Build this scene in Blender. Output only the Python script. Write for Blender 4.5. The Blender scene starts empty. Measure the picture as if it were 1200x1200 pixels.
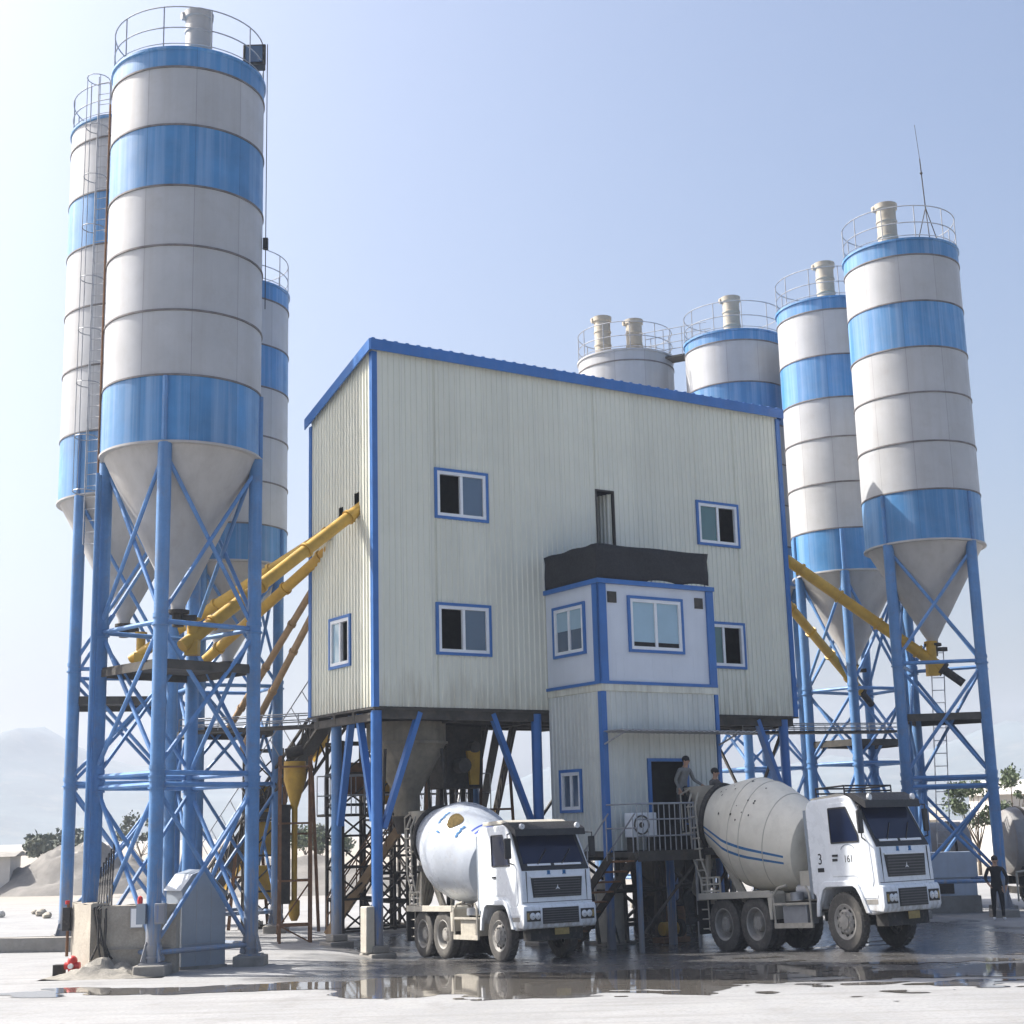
import bpy, bmesh, math, random
from mathutils import Vector, Matrix, noise
R = math.radians
S = bpy.context.scene
COL = S.collection
random.seed(7)

# ------------------------------------------------------------------ helpers
class MB:
    """collects shapes, then links them as one mesh object"""
    def __init__(s): s.v = []; s.f = []; s.m = []
    def add(s, vs, fs, mi=0):
        o = len(s.v)
        s.v += [tuple(v) for v in vs]
        for f in fs:
            s.f.append([i + o for i in f]); s.m.append(mi)
        return s
    def box(s, x0, x1, y0, y1, z0, z1, mi=0):
        vs = [(x0,y0,z0),(x1,y0,z0),(x1,y1,z0),(x0,y1,z0),(x0,y0,z1),(x1,y0,z1),(x1,y1,z1),(x0,y1,z1)]
        return s.add(vs, [(0,3,2,1),(4,5,6,7),(0,1,5,4),(1,2,6,5),(2,3,7,6),(3,0,4,7)], mi)
    def beam(s, p, q, w, h=None, up=(0,0,1), mi=0):
        h = h or w
        p, q = Vector(p), Vector(q); d = (q-p).normalized(); u = Vector(up)
        if abs(d.dot(u)) > .98: u = Vector((0,1,0))
        a = d.cross(u).normalized()*w/2; b = a.cross(d).normalized()*h/2
        vs = [p-a-b,p+a-b,p+a+b,p-a+b,q-a-b,q+a-b,q+a+b,q-a+b]
        return s.add(vs, [(0,3,2,1),(4,5,6,7),(0,1,5,4),(1,2,6,5),(2,3,7,6),(3,0,4,7)], mi)
    def tube(s, p, q, r, r2=None, n=10, mi=0):
        r2 = r if r2 is None else r2
        p, q = Vector(p), Vector(q); d = (q-p).normalized()
        u = Vector((0,0,1)) if abs(d.z) < .95 else Vector((1,0,0))
        a = d.cross(u).normalized(); b = a.cross(d)
        vs = []
        for c, rr in ((p,r),(q,r2)):
            for i in range(n):
                t = 2*math.pi*i/n; vs.append(c + a*math.cos(t)*rr + b*math.sin(t)*rr)
        fs = [(i,(i+1)%n,n+(i+1)%n,n+i) for i in range(n)]
        fs += [tuple(reversed(range(n))), tuple(range(n,2*n))]
        return s.add(vs, fs, mi)
    def pipe(s, pts, r, n=8, mi=0):
        for p, q in zip(pts, pts[1:]): s.tube(p, q, r, n=n, mi=mi)
        for p in pts[1:-1]: s.ball(p, r*1.02, n, mi)
        return s
    def ball(s, c, r, n=8, mi=0, sc=(1,1,1)):
        vs = []; fs = []; k = max(4, n//2)
        for j in range(k+1):
            ph = math.pi*j/k
            for i in range(n):
                t = 2*math.pi*i/n
                vs.append((c[0]+r*sc[0]*math.sin(ph)*math.cos(t), c[1]+r*sc[1]*math.sin(ph)*math.sin(t), c[2]+r*sc[2]*math.cos(ph)))
        for j in range(k):
            for i in range(n): fs.append((j*n+i,(j+1)*n+i,(j+1)*n+(i+1)%n,j*n+(i+1)%n))
        return s.add(vs, fs, mi)
    def lathe(s, prof, n=64, c=(0,0,0), axis=None, ref=None, mi=0, mf=None):
        """prof: (radius, height) list; axis defaults to +z"""
        ax = Vector(axis).normalized() if axis else Vector((0,0,1))
        rf = Vector(ref) if ref else (Vector((1,0,0)) if abs(ax.x) < .9 else Vector((0,0,1)))
        a = (rf - ax*rf.dot(ax)).normalized(); b = ax.cross(a); c = Vector(c)
        vs = []
        for r, h in prof:
            for i in range(n):
                t = 2*math.pi*i/n
                vs.append(c + ax*h + a*(r*math.cos(t)) + b*(r*math.sin(t)))
        o = len(s.v); s.v += [tuple(v) for v in vs]
        for j in range(len(prof)-1):
            for i in range(n):
                s.f.append([o+j*n+i, o+j*n+(i+1)%n, o+(j+1)*n+(i+1)%n, o+(j+1)*n+i])
                s.m.append(mf(j, i) if mf else mi)
        return s
    def ring(s, c, R0, r, n=48, k=6, mi=0):
        vs = []; fs = []
        for i in range(n):
            t = 2*math.pi*i/n
            for j in range(k):
                u = 2*math.pi*j/k; rr = R0 + r*math.cos(u)
                vs.append((c[0]+rr*math.cos(t), c[1]+rr*math.sin(t), c[2]+r*math.sin(u)))
        for i in range(n):
            for j in range(k):
                fs.append((i*k+j,((i+1)%n)*k+j,((i+1)%n)*k+(j+1)%k,i*k+(j+1)%k))
        return s.add(vs, fs, mi)
    def prism(s, poly, y0, y1, mi=0, plane='xz'):
        """extrude a polygon; plane xz along y, xy along z, yz along x"""
        def P(a, b, c): return (a, c, b) if plane == 'xz' else ((a, b, c) if plane == 'xy' else (c, a, b))
        n = len(poly)
        vs = [P(a,b,y0) for a,b in poly] + [P(a,b,y1) for a,b in poly]
        fs = [tuple(range(n)), tuple(reversed(range(n,2*n)))] + [(i,n+i,n+(i+1)%n,(i+1)%n) for i in range(n)]
        return s.add(vs, fs, mi)
    def frame(s, x0, x1, z0, z1, w, y0, y1, mi=0):
        """rectangular frame in the xz plane"""
        s.box(x0,x1,y0,y1,z1-w,z1,mi); s.box(x0,x1,y0,y1,z0,z0+w,mi)
        s.box(x0,x0+w,y0,y1,z0+w,z1-w,mi); s.box(x1-w,x1,y0,y1,z0+w,z1-w,mi)
        return s
    def build(s, name, mats, parent=None, smooth=35, bevel=0, label=None):
        me = bpy.data.meshes.new(name)
        me.from_pydata(s.v, [], s.f)
        for m in (mats if isinstance(mats, (list, tuple)) else [mats]): me.materials.append(m)
        me.polygons.foreach_set('material_index', s.m)
        bm = bmesh.new(); bm.from_mesh(me)
        bmesh.ops.recalc_face_normals(bm, faces=bm.faces)
        bm.to_mesh(me); bm.free()
        if smooth:
            me.shade_smooth(); me.set_sharp_from_angle(angle=R(smooth))
        o = bpy.data.objects.new(name, me); COL.objects.link(o)
        if parent: o.parent = parent
        if label: o['label'] = label
        if bevel:
            b = o.modifiers.new('bevel', 'BEVEL'); b.width = bevel; b.segments = 2; b.limit_method = 'ANGLE'; b.angle_limit = R(40)
        return o

def tag(o, label, cat, group=None, kind=None):
    if label: o['label'] = label
    if cat: o['category'] = cat
    if group: o['group'] = group
    if kind: o['kind'] = kind
    return o
def thing(name, label, cat, loc=(0,0,0), rz=0, group=None):
    o = bpy.data.objects.new(name, None); COL.objects.link(o)
    o.location = loc; o.rotation_euler = (0,0,rz); o.empty_display_size = .3
    return tag(o, label, cat, group)

# ------------------------------------------------------------------ materials
def paint(name, col, rough=.5, var=.12, scale=1.5, streak=0., streakcol=None, streakscale=(3,3,.12), metal=0., bump=0., bscale=20, dirt=0., dirtcol=(.16,.13,.1), spec=.5, fine=0.):
    """painted or bare surface: soft blotches, vertical weather streaks and spots of dirt"""
    m = bpy.data.materials.new(name); m.use_nodes = True; nt = m.node_tree; N = nt.nodes; L = nt.links
    b = N['Principled BSDF']; b.inputs['Roughness'].default_value = rough; b.inputs['Metallic'].default_value = metal
    b.inputs['Specular IOR Level'].default_value = spec
    tc = N.new('ShaderNodeTexCoord')
    def nz(sc, vec=(1,1,1), detail=5, rgh=.6):
        mp = N.new('ShaderNodeMapping'); mp.inputs['Scale'].default_value = vec
        L.new(tc.outputs['Object'], mp.inputs[0])
        t = N.new('ShaderNodeTexNoise'); t.inputs['Scale'].default_value = sc; t.inputs['Detail'].default_value = detail; t.inputs['Roughness'].default_value = rgh
        L.new(mp.outputs[0], t.inputs[0]); return t.outputs[0]
    def rng(v, a, b_, c, d):
        r = N.new('ShaderNodeMapRange'); r.inputs[1].default_value = a; r.inputs[2].default_value = b_; r.inputs[3].default_value = c; r.inputs[4].default_value = d
        L.new(v, r.inputs[0]); return r.outputs[0]
    def mix(f, a, b_):
        x = N.new('ShaderNodeMix'); x.data_type = 'RGBA'
        if hasattr(f, 'links'): L.new(f, x.inputs[0])
        else: x.inputs[0].default_value = f
        for k, v in ((6,a),(7,b_)):
            if hasattr(v, 'links'): L.new(v, x.inputs[k])
            else: x.inputs[k].default_value = (*v[:3], 1)
        return x.outputs[2]
    lo = tuple(max(0,c*(1-var)) for c in col); hi = tuple(min(1,c*(1+var)) for c in col)
    c = mix(rng(nz(scale), .3, .7, 0, 1), lo, hi)
    if fine: c = mix(rng(nz(scale*14, detail=3), .35, .65, 0, fine), c, tuple(x*.5 for x in col))
    if streak:
        c = mix(rng(nz(1, streakscale, 6, .65), .45, .72, 0, streak), c, streakcol or tuple(x*.55 for x in col))
    if dirt:
        c = mix(rng(nz(scale*2.3, detail=8, rgh=.7), .52, .72, 0, dirt), c, dirtcol)
    L.new(c, b.inputs['Base Color'])
    L.new(rng(nz(scale*3), .3, .7, max(.02,rough-.1), min(1,rough+.12)), b.inputs['Roughness'])
    if bump:
        bp = N.new('ShaderNodeBump'); bp.inputs['Strength'].default_value = bump; bp.inputs['Distance'].default_value = .02
        L.new(nz(bscale, detail=6), bp.inputs['Height']); L.new(bp.outputs[0], b.inputs['Normal'])
    return m

def glass(name, col, rough=.06):
    m = paint(name, col, rough, .08, 1, spec=.9)
    m.node_tree.nodes['Principled BSDF'].inputs['Coat Weight'].default_value = .6
    return m

M = {}
M['silo_white'] = paint('silo_white_paint', (.405,.41,.42), .42, .08, .9, streak=.4, streakcol=(.30,.28,.26), streakscale=(2.2,2.2,.1), dirt=.22, dirtcol=(.30,.27,.23))
M['silo_blue'] = paint('silo_blue_paint', (.055,.20,.42), .4, .18, .9, streak=.7, streakcol=(.24,.37,.56), streakscale=(4.5,4.5,.1), dirt=.15, dirtcol=(.2,.26,.34))
M['silo_grey'] = paint('hopper_grey_paint', (.40,.385,.37), .55, .1, .9, streak=.3, streakcol=(.25,.22,.19), dirt=.2, dirtcol=(.2,.17,.14))
M['seam'] = paint('rusty_seam', (.15,.14,.14), .7, .4, 3, dirt=.5, dirtcol=(.16,.09,.05))
M['leg_blue'] = paint('leg_blue_paint', (.075,.20,.42), .5, .2, 1.2, streak=.5, streakcol=(.18,.28,.44), streakscale=(5,5,.25), dirt=.38, dirtcol=(.17,.16,.16), fine=.18)
M['brace_blue'] = paint('brace_blue_paint', (.09,.22,.46), .5, .18, 2, dirt=.3, dirtcol=(.2,.2,.2))
M['rail'] = paint('weathered_rail_steel', (.30,.31,.33), .5, .2, 4, metal=.2)
M['siding'] = paint('cream_grey_siding', (.70,.70,.60), .5, .05, .35, streak=.10, streakcol=(.42,.44,.39), streakscale=(5,5,.07), dirt=.06)
def foot_stains(m, z0, z1, col, amt, hi=.22, sc=2):
    nt = m.node_tree; N = nt.nodes; L = nt.links; b = N['Principled BSDF']; src = b.inputs['Base Color'].links[0].from_socket
    tc = N.new('ShaderNodeTexCoord'); sp = N.new('ShaderNodeSeparateXYZ'); L.new(tc.outputs['Object'], sp.inputs[0])
    mp = N.new('ShaderNodeMapping'); mp.inputs['Scale'].default_value = (2.6,2.6,.28); L.new(tc.outputs['Object'], mp.inputs[0])
    n = N.new('ShaderNodeTexNoise'); n.inputs['Scale'].default_value = sc; n.inputs['Detail'].default_value = 7; n.inputs['Roughness'].default_value = .7; L.new(mp.outputs[0], n.inputs[0])
    h = N.new('ShaderNodeMapRange'); h.inputs[1].default_value = z0; h.inputs[2].default_value = z1; h.inputs[3].default_value = hi; h.inputs[4].default_value = -.12; L.new(sp.outputs[2], h.inputs[0])
    a = N.new('ShaderNodeMath'); a.operation = 'ADD'; L.new(n.outputs[0], a.inputs[0]); L.new(h.outputs[0], a.inputs[1])
    r = N.new('ShaderNodeMapRange'); r.inputs[1].default_value = .55; r.inputs[2].default_value = .8; r.inputs[3].default_value = 0; r.inputs[4].default_value = amt; L.new(a.outputs[0], r.inputs[0])
    x = N.new('ShaderNodeMix'); x.data_type = 'RGBA'; L.new(r.outputs[0], x.inputs[0]); L.new(src, x.inputs[6]); x.inputs[7].default_value = (*col,1); L.new(x.outputs[2], b.inputs['Base Color'])
foot_stains(M['siding'], 5.9, 7.4, (.25,.20,.13), .4)
def plates(m, mode, amt, line=0.):
    """sheet to sheet differences: flat panels along x+y, or curved plates round z"""
    nt = m.node_tree; N = nt.nodes; L = nt.links; b = N['Principled BSDF']; src = b.inputs['Base Color'].links[0].from_socket
    tc = N.new('ShaderNodeTexCoord'); sp = N.new('ShaderNodeSeparateXYZ'); L.new(tc.outputs['Object'], sp.inputs[0])
    def mt(op, a, c=None):
        x = N.new('ShaderNodeMath'); x.operation = op
        for k, v in enumerate((a,c)):
            if v is None: continue
            if hasattr(v,'links'): L.new(v, x.inputs[k])
            else: x.inputs[k].default_value = v
        return x.outputs[0]
    zc = mt('FLOOR', mt('DIVIDE', sp.outputs[2], 1.51))
    if mode == 'round': u = mt('MULTIPLY', mt('ARCTAN2', sp.outputs[1], sp.outputs[0]), 5/math.pi)
    else: u = mt('DIVIDE', mt('ADD', sp.outputs[0], mt('MULTIPLY', sp.outputs[1], 1.0)), .85)
    cell = mt('FLOOR', u)
    cb = N.new('ShaderNodeCombineXYZ'); L.new(cell, cb.inputs[0])
    if mode == 'round': oi = N.new('ShaderNodeObjectInfo'); L.new(oi.outputs['Random'], cb.inputs[1])
    wn = N.new('ShaderNodeTexWhiteNoise'); wn.noise_dimensions = '3D'; L.new(cb.outputs[0], wn.inputs[0])
    f = mt('ADD', mt('MULTIPLY', wn.outputs[0], 2*amt), 1-amt)
    if line:
        fr = mt('FRACT', u); f = mt('MULTIPLY', f, mt('SUBTRACT', 1, mt('MULTIPLY', mt('LESS_THAN', fr, .012), line)))
    x = N.new('ShaderNodeVectorMath'); x.operation = 'SCALE'; L.new(src, x.inputs[0]); L.new(f, x.inputs[3]); L.new(x.outputs[0], b.inputs['Base Color'])
plates(M['silo_white'], 'round', .07, .35); plates(M['silo_blue'], 'round', .12, .3); plates(M['siding'], 'flat', .05, .22)
M['tower_siding'] = paint('pale_tower_siding', (.60,.62,.58), .5, .05, .5, streak=.25, streakcol=(.33,.34,.32), streakscale=(5,5,.08), dirt=.08)
M['trim'] = paint('deep_blue_trim', (.03,.14,.41), .4, .12, 1.5, streak=.25, streakcol=(.11,.2,.42), streakscale=(5,5,.2))
M['cabin'] = paint('cabin_white_panel', (.62,.66,.72), .4, .05, 1, streak=.2, streakcol=(.5,.53,.58), streakscale=(4,4,.1))
M['winframe'] = paint('white_window_frame', (.74,.76,.78), .35, .05, 4)
M['glass'] = glass('dark_blue_glass', (.05,.09,.15))
M['glass_green'] = glass('green_tinted_glass', (.03,.11,.11))
M['glass_pale'] = glass('pale_window_glass', (.30,.45,.55), .1)
M['blind'] = paint('pale_window_blind', (.5,.56,.6), .7, .06, 3)
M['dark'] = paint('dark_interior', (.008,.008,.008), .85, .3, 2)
M['under'] = paint('dirty_underside_steel', (.06,.055,.048), .8, .35, 2, dirt=.4, dirtcol=(.14,.11,.07))
M['net'] = paint('black_shade_net', (.020,.021,.025), .85, .2, 6, fine=.4, bump=.4, bscale=12)
M['yellow'] = paint('yellow_conveyor_paint', (.50,.295,.035), .5, .18, 2.5, dirt=.35, dirtcol=(.24,.15,.05))
M['tan'] = paint('faded_tan_pipe', (.34,.22,.11), .6, .2, 3, dirt=.4, dirtcol=(.15,.1,.06))
M['rust'] = paint('rusty_steel', (.17,.085,.04), .8, .35, 4, dirt=.4, dirtcol=(.07,.045,.03))
M['dkrust'] = paint('dark_grimy_steel', (.035,.03,.025), .75, .4, 4, dirt=.5, dirtcol=(.10,.075,.045))
M['steel'] = paint('galvanised_steel', (.34,.35,.37), .45, .15, 3, metal=.5)
M['concrete'] = paint('rough_concrete', (.36,.325,.27), .9, .16, 1.6, dirt=.35, dirtcol=(.22,.19,.15), bump=.7, bscale=14, fine=.3)
M['footing'] = paint('grimy_concrete_footing', (.25,.235,.21), .9, .2, 2, dirt=.4, dirtcol=(.12,.11,.1), bump=.5, bscale=12)
M['shed'] = paint('dull_grey_blue_sheet', (.27,.31,.36), .42, .08, 1.2, streak=.25, streakcol=(.2,.22,.25), dirt=.15, metal=.25)
M['red'] = paint('red_enamel', (.5,.03,.025), .4, .15, 6)
M['white'] = paint('plain_white', (.78,.78,.77), .45, .04, 4)
M['black'] = paint('black_plastic', (.018,.018,.02), .5, .2, 6)
M['rubber'] = paint('dusty_tyre_rubber', (.075,.07,.064), .85, .25, 5, dirt=.6, dirtcol=(.2,.18,.15), bump=.3, bscale=30)
M['rim'] = paint('dusty_rim_steel', (.30,.285,.26), .6, .2, 6, dirt=.4, dirtcol=(.16,.14,.11))
M['cab'] = paint('cab_white_enamel', (.72,.75,.78), .28, .04, 1.5, dirt=.10, dirtcol=(.45,.42,.38))
M['tan_filter'] = paint('tan_filter_case', (.42,.37,.29), .55, .1, 2, streak=.4, streakcol=(.26,.21,.15), dirt=.3, dirtcol=(.2,.16,.12))
M['dkslat'] = paint('grey_plastic_slat', (.085,.085,.09), .5, .2, 6)
M['windscreen'] = paint('dark_windscreen', (.010,.017,.045), .09, .2, 1, spec=.3)
M['hopper_tan'] = paint('cement_dusted_hopper', (.20,.175,.13), .85, .25, 2, streak=.4, streakcol=(.08,.07,.055), streakscale=(4,4,.3), dirt=.4, dirtcol=(.08,.07,.055))
M['cream'] = paint('cement_splashed_cream', (.46,.43,.365), .65, .1, 2, dirt=.45, dirtcol=(.27,.24,.19), bump=.3, bscale=16)
M['drum_cream'] = paint('worn_cream_drum', (.70,.66,.56), .55, .07, 1.2, streak=.35, streakcol=(.36,.33,.27), streakscale=(1.5,1.5,1.5), dirt=.28, dirtcol=(.40,.36,.28), bump=.12, bscale=9)
M['drum_white'] = paint('glossy_pale_drum', (.43,.465,.52), .30, .08, 1.5, dirt=.35, dirtcol=(.33,.30,.26))
M['drum_stripe'] = paint('faded_blue_stripe', (.03,.14,.32), .8, .12, 5)
M['drum_blue'] = paint('strong_blue_stripe', (.02,.06,.36), .35, .1, 5)
M['frame_cream'] = paint('cement_crusted_frame', (.40,.37,.31), .8, .18, 3, dirt=.5, dirtcol=(.18,.16,.13), bump=.5, bscale=18)
M['frame_dark'] = paint('grimy_dark_frame', (.03,.028,.026), .75, .3, 4, dirt=.5, dirtcol=(.17,.15,.12))
M['lamp'] = glass('headlamp_lens', (.62,.64,.66), .08)
M['skin'] = paint('skin', (.42,.25,.17), .55, .06, 8)
M['hair'] = paint('black_hair', (.012,.011,.011), .6, .2, 20)
M['cl_black'] = paint('black_cloth', (.016,.016,.018), .9, .25, 8)
M['cl_grey'] = paint('grey_shirt_cloth', (.20,.20,.19), .9, .15, 8)
M['cl_dark'] = paint('charcoal_trouser_cloth', (.03,.03,.034), .9, .2, 8)
M['cl_tan'] = paint('brownish_jacket_cloth', (.10,.09,.08), .9, .2, 8)
M['bark'] = paint('tree_bark', (.10,.075,.05), .9, .25, 6, bump=.6, bscale=18)
M['leaf1'] = paint('leaf_dull_green', (.075,.105,.045), .6, .35, 3)
M['leaf2'] = paint('leaf_grey_green', (.085,.10,.065), .65, .3, 3)
M['mount'] = paint('wooded_mountain', (.05,.07,.075), .95, .3, .02, dirt=.4, dirtcol=(.2,.17,.13))
M['plaster'] = paint('whitewashed_plaster', (.5,.48,.45), .85, .08, 1, dirt=.2, dirtcol=(.45,.4,.34))
M['tankgrey'] = paint('grimy_grey_tank', (.27,.265,.26), .6, .2, 1, streak=.4, streakcol=(.15,.10,.07), streakscale=(3,3,.3), dirt=.4, dirtcol=(.2,.13,.08))
M['bluewhite'] = paint('bluish_white_render', (.50,.56,.64), .7, .08, 1.2, streak=.3, streakcol=(.36,.38,.4), streakscale=(4,4,.15), dirt=.2, dirtcol=(.35,.32,.28))
M['gravel'] = paint('gravel_heap', (.19,.18,.165), .95, .2, 1, dirt=.4, dirtcol=(.18,.16,.14), bump=.9, bscale=6)
M['plate'] = paint('dirty_yellow_plate', (.30,.22,.07), .6, .2, 10, dirt=.4)
M['brown'] = paint('brown_emblem', (.13,.095,.04), .95, .4, 14, dirt=.7, dirtcol=(.03,.03,.02), spec=.05)

plates(M['tower_siding'], 'flat', .04); foot_stains(M['leg_blue'], 0., 3.0, (.27,.255,.235), .85, .36, 4); foot_stains(M['trim'], 0., 2.2, (.24,.225,.20), .8, .34, 4)
foot_stains(M['cab'], .5, 1.5, (.36,.335,.30), .7, .3, 3); foot_stains(M['brace_blue'], 0., 2.6, (.26,.25,.23), .7, .34, 4)

# ------------------------------------------------------------------ ground
AL = .58
B = Vector((-3.558, 37.289, 0)); D1 = Vector((math.cos(AL), math.sin(AL), 0)); D2 = Vector((-math.sin(AL), math.cos(AL), 0))
def bw(a, b, z): return tuple(B + D1*a + D2*b + Vector((0,0,z)))
def sst(a, b, x):
    t = max(0., min(1., (x-a)/(b-a))); return t*t*(3-2*t)
def gz(x, y):
    """the yard sags a little towards the loading bay"""
    return -.17*sst(33.8, 37.0, y)*(1-sst(40.5, 44, y))*sst(-5.2, -3.2, x)*(1-sst(6.5, 8.5, x))

def ground_material():
    m = bpy.data.materials.new('yard_concrete'); m.use_nodes = True; nt = m.node_tree; N = nt.nodes; L = nt.links
    b = N['Principled BSDF']
    g = N.new('ShaderNodeNewGeometry')
    def nz(sc, vec=(1,1,1), det=6, rgh=.6):
        mp = N.new('ShaderNodeMapping'); mp.inputs['Scale'].default_value = vec
        L.new(g.outputs['Position'], mp.inputs[0])
        t = N.new('ShaderNodeTexNoise'); t.inputs['Scale'].default_value = sc; t.inputs['Detail'].default_value = det; t.inputs['Roughness'].default_value = rgh
        L.new(mp.outputs[0], t.inputs[0]); return t.outputs[0]
    def rng(v, a, b_, c, d):
        r = N.new('ShaderNodeMapRange'); r.interpolation_type = 'SMOOTHSTEP'
        for k, q in enumerate((a,b_,c,d)): r.inputs[k+1].default_value = q
        L.new(v, r.inputs[0]); return r.outputs[0]
    def math_(op, a, b_=None):
        x = N.new('ShaderNodeMath'); x.operation = op
        for k, v in enumerate((a,b_)):
            if v is None: continue
            if hasattr(v,'links'): L.new(v, x.inputs[k])
            else: x.inputs[k].default_value = v
        return x.outputs[0]
    def mix(f, a, b_):
        x = N.new('ShaderNodeMix'); x.data_type = 'RGBA'
        if hasattr(f,'links'): L.new(f, x.inputs[0])
        else: x.inputs[0].default_value = f
        for k, v in ((6,a),(7,b_)):
            if hasattr(v,'links'): L.new(v, x.inputs[k])
            else: x.inputs[k].default_value = (*v,1)
        return x.outputs[2]
    sep = N.new('ShaderNodeSeparateXYZ'); L.new(g.outputs['Position'], sep.inputs[0])
    c = mix(rng(nz(.35), .3, .7, 0, 1), (.24,.243,.247), (.305,.308,.312))
    c = mix(rng(nz(2.2, (1,.5,1), 8, .7), .42, .7, 0, .55), c, (.28,.275,.265))
    c = mix(rng(nz(1, (.16,2.6,1), 7, .65), .46, .66, 0, .65), c, (.20,.198,.195))
    c = mix(rng(nz(14, det=4), .4, .7, 0, .45), c, (.17,.165,.155))
    c = mix(rng(nz(.9, (1,.8,1), 9, .72), .52, .68, 0, .5), c, (.17,.165,.158))
    # far yard is dusty earth
    c = mix(rng(sep.outputs[1], 55, 90, 0, 1), c, (.30,.265,.215))
    # damp: round the loading bay, breaking up outwards
    bay = math_('MULTIPLY', rng(sep.outputs[1], 25.0, 31.0, 0, 1), rng(sep.outputs[1], 40, 50, 1, 0))
    bay = math_('MULTIPLY', bay, rng(sep.outputs[0], -6.5, -2.0, .25, 1))
    bay = math_('MULTIPLY', bay, rng(sep.outputs[0], 8.0, 16, 1, .35))
    wetn = math_('ADD', math_('MULTIPLY', nz(.42, (1,1.5,1), 7, .62), .75), math_('MULTIPLY', bay, .55))
    damp = rng(wetn, .54, .80, 0, 1)
    c = mix(math_('MULTIPLY', damp, .88), c, (.075,.072,.07))
    L.new(c, b.inputs['Base Color'])
    rr = math_('SUBTRACT', .82, math_('MULTIPLY', damp, .62))
    L.new(math_('ADD', rr, rng(nz(3), .3, .7, -.06, .1)), b.inputs['Roughness'])
    bp = N.new('ShaderNodeBump'); bp.inputs['Strength'].default_value = .35; bp.inputs['Distance'].default_value = .02
    L.new(nz(5, det=8, rgh=.7), bp.inputs['Height']); L.new(bp.outputs[0], b.inputs['Normal'])
    return m
def make_ground():
    xs = [-1500,-800,-400,-200,-100,-60,-40] + [-30+i*.5 for i in range(121)] + [40,60,100,200,400,800,1500]
    ys = [-80,-40,-10] + [0+i*.5 for i in range(121)] + [70,90,120,200,350,600,1000,1600]
    v = []; f = []
    for y in ys:
        for x in xs: v.append((x,y,gz(x,y)))
    n = len(xs)
    for j in range(len(ys)-1):
        for i in range(n-1): f.append((j*n+i,j*n+i+1,(j+1)*n+i+1,(j+1)*n+i))
    mb = MB(); mb.add(v, f)
    o = mb.build('ground', ground_material(), smooth=60)
    return tag(o, 'pale dusty concrete yard, damp and dark round the loading bay', 'ground', kind='structure')
make_ground()

def water_material():
    m = bpy.data.materials.new('puddle_water'); m.use_nodes = True; nt = m.node_tree; N = nt.nodes; L = nt.links
    b = N['Principled BSDF']; b.inputs['Base Color'].default_value = (.10,.092,.082,1); b.inputs['Roughness'].default_value = .035
    b.inputs['IOR'].default_value = 1.33; b.inputs['Specular IOR Level'].default_value = .9
    g = N.new('ShaderNodeNewGeometry'); mp = N.new('ShaderNodeMapping'); mp.inputs['Scale'].default_value = (1,2.2,1)
    L.new(g.outputs['Position'], mp.inputs[0])
    t = N.new('ShaderNodeTexNoise'); t.inputs['Scale'].default_value = 1.6; t.inputs['Detail'].default_value = 3
    L.new(mp.outputs[0], t.inputs[0])
    bp = N.new('ShaderNodeBump'); bp.inputs['Strength'].default_value = .05; bp.inputs['Distance'].default_value = .02
    L.new(t.outputs[0], bp.inputs['Height']); L.new(bp.outputs[0], b.inputs['Normal'])
    return m
M['water'] = water_material()

def puddle(x0, x1, y0, y1, fld, label, step=.13, zoff=.005):
    """a sheet of water with an irregular shore, found by marching over a noise field"""
    nx = int((x1-x0)/step); ny = int((y1-y0)/(step*.8))
    X = [x0+(x1-x0)*i/nx for i in range(nx+1)]; Y = [y0+(y1-y0)*j/ny for j in range(ny+1)]
    F = [[fld(x,y) for x in X] for y in Y]
    vs = []; key = {}; fs = []
    def vid(p):
        k = (round(p[0],5), round(p[1],5))
        if k not in key: key[k] = len(vs); vs.append((p[0],p[1],gz(*p)+zoff))
        return key[k]
    for j in range(ny):
        for i in range(nx):
            c = [(X[i],Y[j],F[j][i]),(X[i+1],Y[j],F[j][i+1]),(X[i+1],Y[j+1],F[j+1][i+1]),(X[i],Y[j+1],F[j+1][i])]
            poly = []
            for k in range(4):
                p, q = c[k], c[(k+1)%4]
                if p[2] > 0: poly.append(p[:2])
                if (p[2] > 0) != (q[2] > 0):
                    t = p[2]/(p[2]-q[2]); poly.append((p[0]+(q[0]-p[0])*t, p[1]+(q[1]-p[1])*t))
            if len(poly) >= 3:
                ids = []
                for p in poly:
                    q = vid(p)
                    if q not in ids: ids.append(q)
                if len(ids) >= 3: fs.append(ids)
    o = MB().add(vs, fs).build('puddle', M['water'], smooth=60)
    return tag(o, label, 'puddle', kind='structure')
def fn(x, y, s=1.): return noise.fractal(Vector((x*.55*s, y*1.1*s, 3.3)), .9, 2.1, 6)
puddle(-4.6, 4.8, 25.5, 32.4, lambda x,y: fn(x,y)*.34 + .60 - abs(y-28.9)/2.1*.62 - max(0,-2.7-x)*.5 - max(0,x-3.2)*.3, 'smooth brown puddle in front of the left truck')
puddle(2.5, 15, 24.5, 34.2, lambda x,y: fn(x,y,1.15)*.75 + .36 - abs(y-28.9-.08*(x-4))/2.6*.52 - max(0,x-11.5)*.2 - max(0,4.2-x)*.5, 'broken shallow puddle in front of the right truck', zoff=.009)
puddle(-11, -3.4, 26.5, 32, lambda x,y: fn(x,y)*.42 + .40 - abs(y-29.2+.02*x)/.85*.6 - max(0,-9.5-x)*.4, 'narrow puddle before the left silo block', zoff=.009)
puddle(1.5, 9, 32.5, 41, lambda x,y: fn(x,y,1.1)*.6 + .12 - abs(y-35.4-.1*x)/1.3*.5, 'dark puddle beside the loading platform', zoff=.013)

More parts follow.
